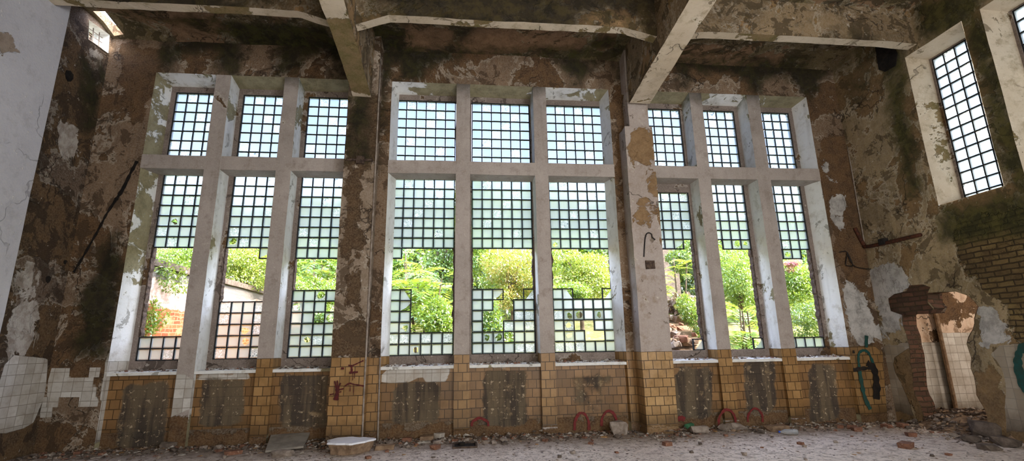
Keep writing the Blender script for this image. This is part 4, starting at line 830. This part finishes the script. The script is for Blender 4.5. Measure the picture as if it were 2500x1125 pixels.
M['leaf_yellow'] = leaf_mat('yellow_green_leaf', C(156, 172, 56), C(96, 130, 42), C(200, 200, 90))
M['leaf_mid'] = leaf_mat('mid_green_leaf', C(80, 124, 52), C(58, 98, 42), C(120, 154, 70))
M['leaf_dark'] = leaf_mat('dark_green_leaf', C(46, 80, 42), C(32, 60, 34), C(76, 112, 56))
M['leaf_orange'] = leaf_mat('orange_tinted_leaf', C(170, 170, 76), C(112, 136, 52), C(204, 154, 84))
M['petal'] = leaf_mat('pink_petal', C(206, 110, 140), C(180, 80, 120), C(226, 160, 176))
M['dead'] = leaf_mat('dead_brush', C(168, 140, 138), C(140, 112, 104), C(190, 168, 164), .1)
M['bark'] = simple('grey_bark', C(122, 108, 94), C(86, 74, 62), 10, .9, .02)
M['soil'] = simple('hillside_soil', C(120, 112, 66), C(84, 92, 44), 3, .95, .03, c=C(150, 136, 104))
def leaves(blobs, n, L, rs, droop=.35, wid=.42, cone=0.):
    """leaf quads gathered on the outer shells of ellipsoid blobs"""
    g = np.random.default_rng(rs); w = np.array([b[1][0]*b[1][2] for b in blobs]); idx = g.choice(len(blobs), n, p=w/w.sum())
    c = np.array([tuple(b[0]) for b in blobs])[idx]; r = np.array([b[1] for b in blobs])[idx]
    d = g.normal(size=(n, 3)); d /= np.linalg.norm(d, axis=1)[:, None]; rad = (g.random(n)**.33)*.5+.5; rad *= 1+.18*g.normal(size=n)*.6
    p = c+d*r*rad[:, None]
    a = g.normal(size=(n, 3))*.8+d*.7; a[:, 2] -= droop; a /= np.linalg.norm(a, axis=1)[:, None]
    up = d*.5+g.normal(size=(n, 3))*.45; up[:, 2] += .7; s = np.cross(a, up); s /= np.linalg.norm(s, axis=1)[:, None]
    l = (L*(.6+.8*g.random(n)))[:, None]; nn = np.cross(s, a)
    V = np.stack([p, p+a*l*.45+s*l*wid/2+nn*l*.06, p+a*l, p+a*l*.45-s*l*wid/2+nn*l*.06], 1).reshape(-1, 3)
    return V, np.arange(4*n).reshape(-1, 4)
def fmesh(name, V, F, mat, parent):
    me = bpy.data.meshes.new(name); me.vertices.add(len(V)); me.vertices.foreach_set('co', np.asarray(V, float).ravel()); nf = len(F)
    me.loops.add(nf*4); me.loops.foreach_set('vertex_index', np.asarray(F).ravel()); me.polygons.add(nf); me.polygons.foreach_set('loop_start', np.arange(0, nf*4, 4)); me.polygons.foreach_set('loop_total', np.full(nf, 4)); me.update(calc_edges=True); me.validate()
    me.materials.append(M[mat]); o = bpy.data.objects.new(name, me); COL.objects.link(o); o.parent = parent; o.matrix_parent_inverse = Matrix.Translation(-Vector(parent.location)); return o
def ground_z(y): return .15 if y < 11 else .15+(y-11)*.24
def tree(name, u, v, Y, rx, rz, n, L, mat, label, cat, group=None, rs=1, nb=9, trunk=True, tr=.12):
    """crown of leafy clumps centred where the photograph shows it, on its own trunk"""
    c = at(u, v, 'y', Y); rr = random.Random(rs); gz = ground_z(Y)
    W = empty(name, (c.x, c.y, gz), label, cat, group)
    bl = []
    for k in range(nb):
        t = rr.uniform(0, 6.28); q_ = rr.uniform(.1, .72); zz = rr.uniform(-.7, .7)
        bl.append((Vector((c.x+rx*q_*math.cos(t)*(1-.3*abs(zz)), c.y+rx*.8*q_*math.sin(t), c.z+rz*zz)), (rx*rr.uniform(.3, .5), rx*rr.uniform(.3, .5), rz*rr.uniform(.25, .42))))
    if Y < 18.5 and name != 'dead_brushwood': n = int(n*3.2); L = L*.5
    V, F = leaves(bl, n, L, rs); fmesh('foliage', V, F, mat, W)
    if trunk:
        q = MB(); q.tube([(c.x+rr.uniform(-.1, .1), c.y, gz-.2), (c.x, c.y, (gz+c.z)/2), (c.x+rr.uniform(-.2, .2), c.y+.1, c.z+rz*.4)], tr, 7, .4); q.build('trunk', 'bark', W, uv=False, smooth=True)
        q = MB()
        for b in bl[:7]: q.tube([(c.x, c.y, (gz*.4+c.z*.6)), (c.x*.5+b[0].x*.5, c.y*.5+b[0].y*.5, (c.z+b[0].z)/2-.05), tuple(b[0])], tr*.4, 5, .3)
        q.build('branches', 'bark', W, uv=False, smooth=True)
    return W
def frond_plant(name, u, v, Y, H, nf, LF, mat, label, cat, rs, lean=0., stems=3, spread=.5):
    """tree-of-heaven sapling: bare stems carrying long drooping fronds of paired leaflets"""
    c = at(u, v, 'y', Y); gz = ground_z(Y); rr = random.Random(rs); W = empty(name, (c.x, c.y, gz), label, cat); V = []; st = MB(); rc = MB()
    for s_ in range(stems):
        top = Vector((c.x+rr.uniform(-spread, spread)+lean*.5, c.y+rr.uniform(-.3, .3), c.z+H*rr.uniform(.1, .5))); b0 = Vector((c.x+rr.uniform(-.2, .2), c.y, gz-.6)); st.tube([b0, b0.lerp(top, .5)+Vector((.08, 0, .1)), top], .035, 6, .5)
        for f in range(nf):
            t = rr.uniform(0, 6.28); o_ = b0.lerp(top, rr.uniform(.55, 1.)); dr = Vector((math.cos(t)+lean, math.sin(t)*.8-.15, rr.uniform(.25, .9))).normalized(); Lf = LF*rr.uniform(.65, 1.1); pts = []
            p = o_.copy(); dd = dr.copy()
            for k in range(11): pts.append(p.copy()); p = p+dd*Lf/10; dd = (dd+Vector((0, 0, -.13))).normalized()
            rc.tube(pts[::2]+[pts[-1]], .008, 4, .4)
            for k in range(2, 11):
                d_ = (pts[k]-pts[k-1]).normalized(); sd = d_.cross(Vector((0, 0, 1))).normalized(); l = Lf*.24*(1-.45*abs(k-5)/6); wv = l*.19
                for sg in (-1, 1):
                    a = (sd*sg+d_*.45+Vector((0, 0, -.25))).normalized(); w_ = d_*wv; b_ = pts[k]
                    V += [b_, b_+a*l*.4+w_, b_+a*l, b_+a*l*.4-w_]
    fmesh('frond_leaves', [tuple(x) for x in V], np.arange(len(V)).reshape(-1, 4), mat, W); st.build('stem', 'bark', W, uv=False); rc.build('leaf_stalks', 'leaf_yellow', W, uv=False); return W
q = MB(); q.quadgrid((-45, 9.45, 0), (90, 0, 0), (0, 60, 0), 60, 40); q.v = [(a, b_, ground_z(b_)+.35*mnoise.noise(Vector((a*.3, b_*.3, 0)))*(1 if b_ > 11 else .3)) for a, b_, c in q.v]
tag(q.build('ground_outside', 'soil', None, uv=False), 'overgrown ground rising behind the windows', 'ground', kind='structure')
# far dark trees closing the slope
far = [(250, 560, 30), (420, 560, 27), (560, 545, 29), (700, 560, 26), (830, 560, 28), (960, 555, 27), (1080, 545, 30), (1200, 560, 26), (1330, 550, 29), (1450, 560, 27), (1580, 555, 30), (1700, 560, 27), (1830, 560, 29), (1960, 565, 27), (2100, 560, 29)]
for i, (u, v, Y) in enumerate(far):
    tree('deciduous_tree', u, v+15, Y, 3.3, 3.2, 6500, .34, ['leaf_dark', 'leaf_mid'][i % 3 == 1], 'tall tree in the wooded slope closing the view behind the windows', 'tree', 'trees closing the slope', 100+i, 12, True, .22)
under = [(330, 700, 22), (560, 700, 23), (800, 690, 23.5), (980, 690, 22), (1160, 690, 21), (1330, 690, 22), (1500, 690, 21), (1660, 690, 22), (1830, 690, 20), (2000, 690, 21)]
for i, (u, v, Y) in enumerate(under):
    tree('undergrowth_bush', u, v, Y, 2.3, 2.3, 5200, .24, ['leaf_mid', 'leaf_dark', 'leaf_bright'][i % 3], 'leafy bush in the thicket below the wooded slope', 'bush', 'bushes of the thicket', 140+i, 10, False)
# the plants that fill the broken lights
frond_plant('tree_of_heaven', 1035, 735, 13.6, 1.6, 15, 1.25, 'leaf_bright', 'bright sapling with feathery fronds filling the broken left light of the middle window', 'sapling', 1, 0, 5, .75)
frond_plant('tree_of_heaven', 985, 660, 15., 1.3, 12, 1.2, 'leaf_bright', 'paler feathery sapling behind the bright one at the left of the middle window', 'sapling', 2, 0, 4, .6)
tree('leafy_shrub', 1070, 780, 12.6, .62, .62, 1500, .16, 'leaf_bright', 'low bright shrub close behind the left light of the middle window', 'shrub', None, 3, 7, False)
tree('deciduous_tree', 1075, 640, 18, 1.5, 1.9, 3600, .2, 'leaf_mid', 'green tree with a bare grey trunk behind the left light of the middle window', 'tree', None, 4, 9, True, .13)
tree('deciduous_tree', 1250, 675, 15.5, 1.25, 1.05, 3800, .16, 'leaf_orange', 'yellow and orange tinted tree behind the centre light of the middle window', 'tree', None, 5, 9, True, .09)
tree('leafy_shrub', 1180, 640, 17, 1.1, 1.2, 2600, .18, 'leaf_bright', 'light green shrub left of the orange tinted tree', 'shrub', None, 6, 8, False)
tree('leafy_shrub', 1210, 790, 12.8, .8, .7, 1500, .17, 'leaf_mid', 'low green shrub seen through the broken blocks of the centre light', 'shrub', None, 7, 7, False)
tree('deciduous_tree', 1415, 665, 14.8, 1.35, 1.05, 4800, .15, 'leaf_yellow', 'dense sunlit tree behind the right light of the middle window', 'tree', None, 8, 10, True, .09)
tree('leafy_shrub', 1400, 720, 14.2, .95, .6, 2000, .14, 'leaf_bright', 'green shrub under the dense sunlit tree', 'shrub', None, 9, 8, False)
tree('deciduous_tree', 605, 650, 15.5, 1.35, 1.0, 5000, .12, 'leaf_yellow', 'fine leaved yellow green tree behind the second light of the left end window', 'tree', None, 10, 10, True, .08)
frond_plant('tree_of_heaven', 770, 660, 15.5, 1.2, 12, 1.2, 'leaf_mid', 'dark feathery sapling behind the third light of the left end window', 'sapling', 11, 0, 4, .9)
tree('leafy_shrub', 760, 700, 14.5, 1.0, .55, 2300, .13, 'leaf_bright', 'bright low shrub behind the third light of the left end window', 'shrub', None, 12, 8, False)
tree('leafy_shrub', 760, 800, 12.6, .8, .6, 1200, .16, 'leaf_mid', 'shrub showing through the broken blocks of the left end window', 'shrub', None, 13, 7, False)
tree('leafy_shrub', 430, 620, 15.5, 1.2, .5, 3000, .12, 'leaf_bright', 'ivy like shrub hanging over the top of the ruined wall', 'shrub', None, 14, 8, False)
frond_plant('tree_of_heaven', 1640, 670, 12.8, .9, 12, .85, 'leaf_yellow', 'yellow green frond sapling behind the first light of the right end window', 'sapling', 15, 0, 3, .35)
tree('leafy_shrub', 1670, 620, 14.5, .8, .55, 2000, .15, 'leaf_mid', 'shrub with pale leaves over the frond sapling of the right end window', 'shrub', None, 16, 7, False)
tree('leafy_shrub', 1692, 790, 11.8, .42, .75, 1300, .12, 'leaf_bright', 'narrow bright shrub behind the first light of the right end window', 'shrub', None, 17, 7, False)
tree('dead_brushwood', 1668, 748, 12.9, .65, .3, 1500, .16, 'dead', 'heap of pinkish dead brushwood behind the first light of the right end window', 'brushwood', None, 18, 7, False)
tree('deciduous_tree', 1800, 680, 13.5, 1.05, 1.15, 4800, .12, 'leaf_bright', 'small leaved bright tree behind the second light of the right end window', 'tree', None, 19, 10, True, .07)
frond_plant('tree_of_heaven', 1800, 790, 11.6, .9, 13, 1.0, 'leaf_bright', 'sapling with long drooping fronds behind the second light of the right end window', 'sapling', 20, .25, 3, .3)
tree('leafy_shrub', 1950, 720, 13.2, 1.0, 1.0, 4200, .13, 'leaf_bright', 'bright shrub behind the third light of the right end window', 'shrub', None, 21, 10, False)
tree('leafy_shrub', 1965, 790, 11.8, .7, .6, 2000, .12, 'leaf_mid', 'green shrub low behind the third light of the right end window', 'shrub', None, 22, 8, False)
tree('flowering_shrub', 1930, 650, 13.0, .32, .22, 420, .09, 'petal', 'pink flowering spray above the bright shrub of the right end window', 'flower', None, 23, 5, False)
tree('leafy_shrub', 1880, 640, 15.5, 1.6, 1.2, 3600, .16, 'leaf_mid', 'broad green shrub behind the pink flowering spray', 'shrub', None, 24, 9, False)
# ruined brick wall left of the yard, running away from the windows, and pale stones
def ruin_mat(zb, zp):
    t = NT('ruined_brick_wall'); n = t.noise(1.3, 8, .66); n2 = t.noise(6, 6, .65)
    wv = t.n('ShaderNodeVectorMath', {0: t.uv(), 1: t.n('ShaderNodeVectorMath', {0: t.noise(5, 4, .6, col=True), 3: .07}, operation='SCALE').outputs[0]}, operation='ADD').outputs[0]
    bc, bf = t.brick(.25, .085, C(190, 112, 72), C(150, 84, 58), C(176, 140, 108), .012, vec=wv)
    z_ = t.n('ShaderNodeSeparateXYZ', {0: t.pos()}).outputs[2]; zz = t.math('ADD', z_, t.math('MULTIPLY', t.math('SUBTRACT', n, .5), .5))
    pl = t.mix(t.step(n2, .4, .66), C(206, 182, 170), C(168, 138, 126)); col = t.mix(t.step(zz, zb, zb+.03), bc, pl)
    col = t.mix(t.step(zz, zp, zp+.03), col, C(116, 110, 106))
    col = t.mix(t.math('MULTIPLY', t.step(n, .55, .62), t.step(zz, zb+.1, zb-.1)), col, C(206, 158, 112))
    return t.out(col, .95, t.math('SUBTRACT', n2, bf), .02, .1)
xr_ = X(-.69); M['ruin'] = ruin_mat(at(425, 757, 'x', xr_).z, at(425, 692, 'x', xr_).z)
W = empty('ruined_wall', (xr_, 13, .1), 'sunlit ruined brick wall with grey coping beyond the leftmost broken light', 'wall', kind='structure')
zc_ = at(425, 645, 'x', xr_).z
q = MB(); q.box(xr_-.4, xr_, 9.6, 24, -.1, zc_-.14, .4, skip='d'); q.build('masonry', 'ruin', W, jitter=3)
q = MB(); q.box(xr_-.45, xr_+.06, 9.6, 24, zc_-.14, zc_, .6); q.build('coping', 'greyst', W, jitter=2)
W = empty('creeper', tuple(at(420, 660, 'x', xr_+.05)), 'green creeper trailing down the sunlit ruined brick wall', 'creeper'); bl = [(at(u, v, 'x', xr_+.08), (.07, r1_, r2_)) for u, v, r1_, r2_ in [(385, 645, .5, .16), (420, 655, .5, .2), (455, 662, .6, .16), (440, 690, .35, .22), (405, 676, .25, .2), (372, 770, .14, .35), (395, 775, .2, .2), (365, 800, .15, .3), (415, 700, .3, .12)]]
V, F = leaves(bl, 1300, .07, 61); fmesh('foliage', V, F, 'leaf_bright', W)
q = MB(); q.box(xr_, xr_+2.6, 19.5, 19.9, -.1, 3.1, .4, skip='d'); o = q.build('ruined_wall', 'ruin', None, jitter=4, kind='structure'); tag(o, 'low end wall of the ruin behind the yellow green tree', 'wall')
q = MB(); c_ = at(1628, 640, 'y', 17.5); q.box(c_.x-1.2, c_.x+.45, 17.5, 18.5, ground_z(17)-.4, c_.z+.9, .5); o = q.build('concrete_block', 'greyst', None, jitter=1.5); tag(o, 'pale grey concrete hut wall behind the frond sapling of the right end window', 'hut')
rs_ = random.Random(4)
for i in range(26):
    u = rs_.uniform(1622, 1700); v = rs_.uniform(770, 845); Y = 12.2-(v-770)/75*1.6+rs_.uniform(-.1, .3); p = at(u, v, 'y', Y); sz = rs_.uniform(.08, .2)
    me = proto('yard_stone', i % 6, lambda: chunk(random.Random(i), .9, .7, .9, 16), ['brick_pale', 'plast', 'brick_red'][i % 3]); put('yard_stone', me, p.x, p.y, rs_.uniform(0, 6), 'pinkish stone in the rubble bank outside the first light of the right end window', 'stone', 'stones of the rubble bank outside', sz, p.z-sz*.4)
q = MB(); ps = [at(1560, 868, 'y', 10.4), at(1725, 868, 'y', 10.4), at(1740, 770, 'y', 13.2), at(1560, 770, 'y', 13.2)]; q.patch(*[tuple(p_-Vector((0, 0, .06))) for p_ in ps], .3); q.build('dirt', 'brick_pale', None, jitter=6, uv=False); o = bpy.data.objects['dirt.001']; tag(o, 'rubble bank of pinkish earth outside the right end window', 'dirt', kind='stuff')
# ------------------------------------------------------------------ light
w = bpy.data.worlds.new('sky'); scene.world = w; w.use_nodes = True; nt = w.node_tree; nt.nodes.clear()
sk = nt.nodes.new('ShaderNodeTexSky'); sk.sky_type = 'NISHITA'; sk.sun_disc = False; sk.sun_elevation = math.radians(50); sk.sun_rotation = math.radians(120); sk.dust_density = 3.0; sk.air_density = 1.2
bg = nt.nodes.new('ShaderNodeBackground'); bg.inputs[1].default_value = SKY = 1.15; wo = nt.nodes.new('ShaderNodeOutputWorld'); hs = nt.nodes.new('ShaderNodeHueSaturation'); hs.inputs['Saturation'].default_value = .78; hs.inputs['Hue'].default_value = .515; nt.links.new(sk.outputs[0], hs.inputs['Color']); nt.links.new(hs.outputs[0], bg.inputs[0]); nt.links.new(bg.outputs[0], wo.inputs[0])
sd = bpy.data.lights.new('sun', 'SUN'); sd.energy = 5.2; sd.angle = math.radians(.6); sd.color = (1, .95, .86); so = bpy.data.objects.new('sun', sd); COL.objects.link(so)
so.rotation_euler = Vector((-.62, .38, -.78)).to_track_quat('-Z', 'Y').to_euler(); so.location = (20, -10, 30)
def area(name, loc, tgt, sx, sy, e, col=(1, 1, 1)):
    l = bpy.data.lights.new(name, 'AREA'); l.shape = 'RECTANGLE'; l.size = sx; l.size_y = sy; l.energy = e; l.color = col; o = bpy.data.objects.new(name, l); COL.objects.link(o); o.location = loc; o.rotation_euler = (Vector(tgt)-Vector(loc)).to_track_quat('-Z', 'Y').to_euler(); return o
area('hall_fill', (1.5, -3.4, 3.2), (1.0, 9, 1.8), 9, 3.5, 140, (1, .95, .88))  # added fill behind the camera, not a lamp of the hall
area('side_fill', (5.5, -1.5, 3.6), (-6, 6.5, 3), 2.5, 3, 260, (.86, .92, 1))  # added cool fill turned on the white pillar
area('bounce_fill', (1.5, -1.5, .4), (1.5, 7, 6.5), 7, 2.5, 170, (1, .93, .84))  # added low uplight in place of bounce from the unseen floor
area('next_room_fill', (XR+3, 6.3, 3.1), (XR+1, 9, 1), 2, 2, 70, (1, .9, .8))  # added fill to brighten the closed room behind the breach
scene.view_settings.view_transform = 'Standard'; scene.view_settings.look = 'None'; scene.view_settings.exposure = 1.0
cy = scene.cycles; cy.use_adaptive_sampling = True; cy.adaptive_threshold = .07; cy.adaptive_min_samples = 16; cy.max_bounces = 6; cy.diffuse_bounces = 3; cy.glossy_bounces = 2; cy.transmission_bounces = 3; cy.transparent_max_bounces = 6; cy.caustics_reflective = False; cy.caustics_refractive = False; cy.sample_clamp_indirect = 6
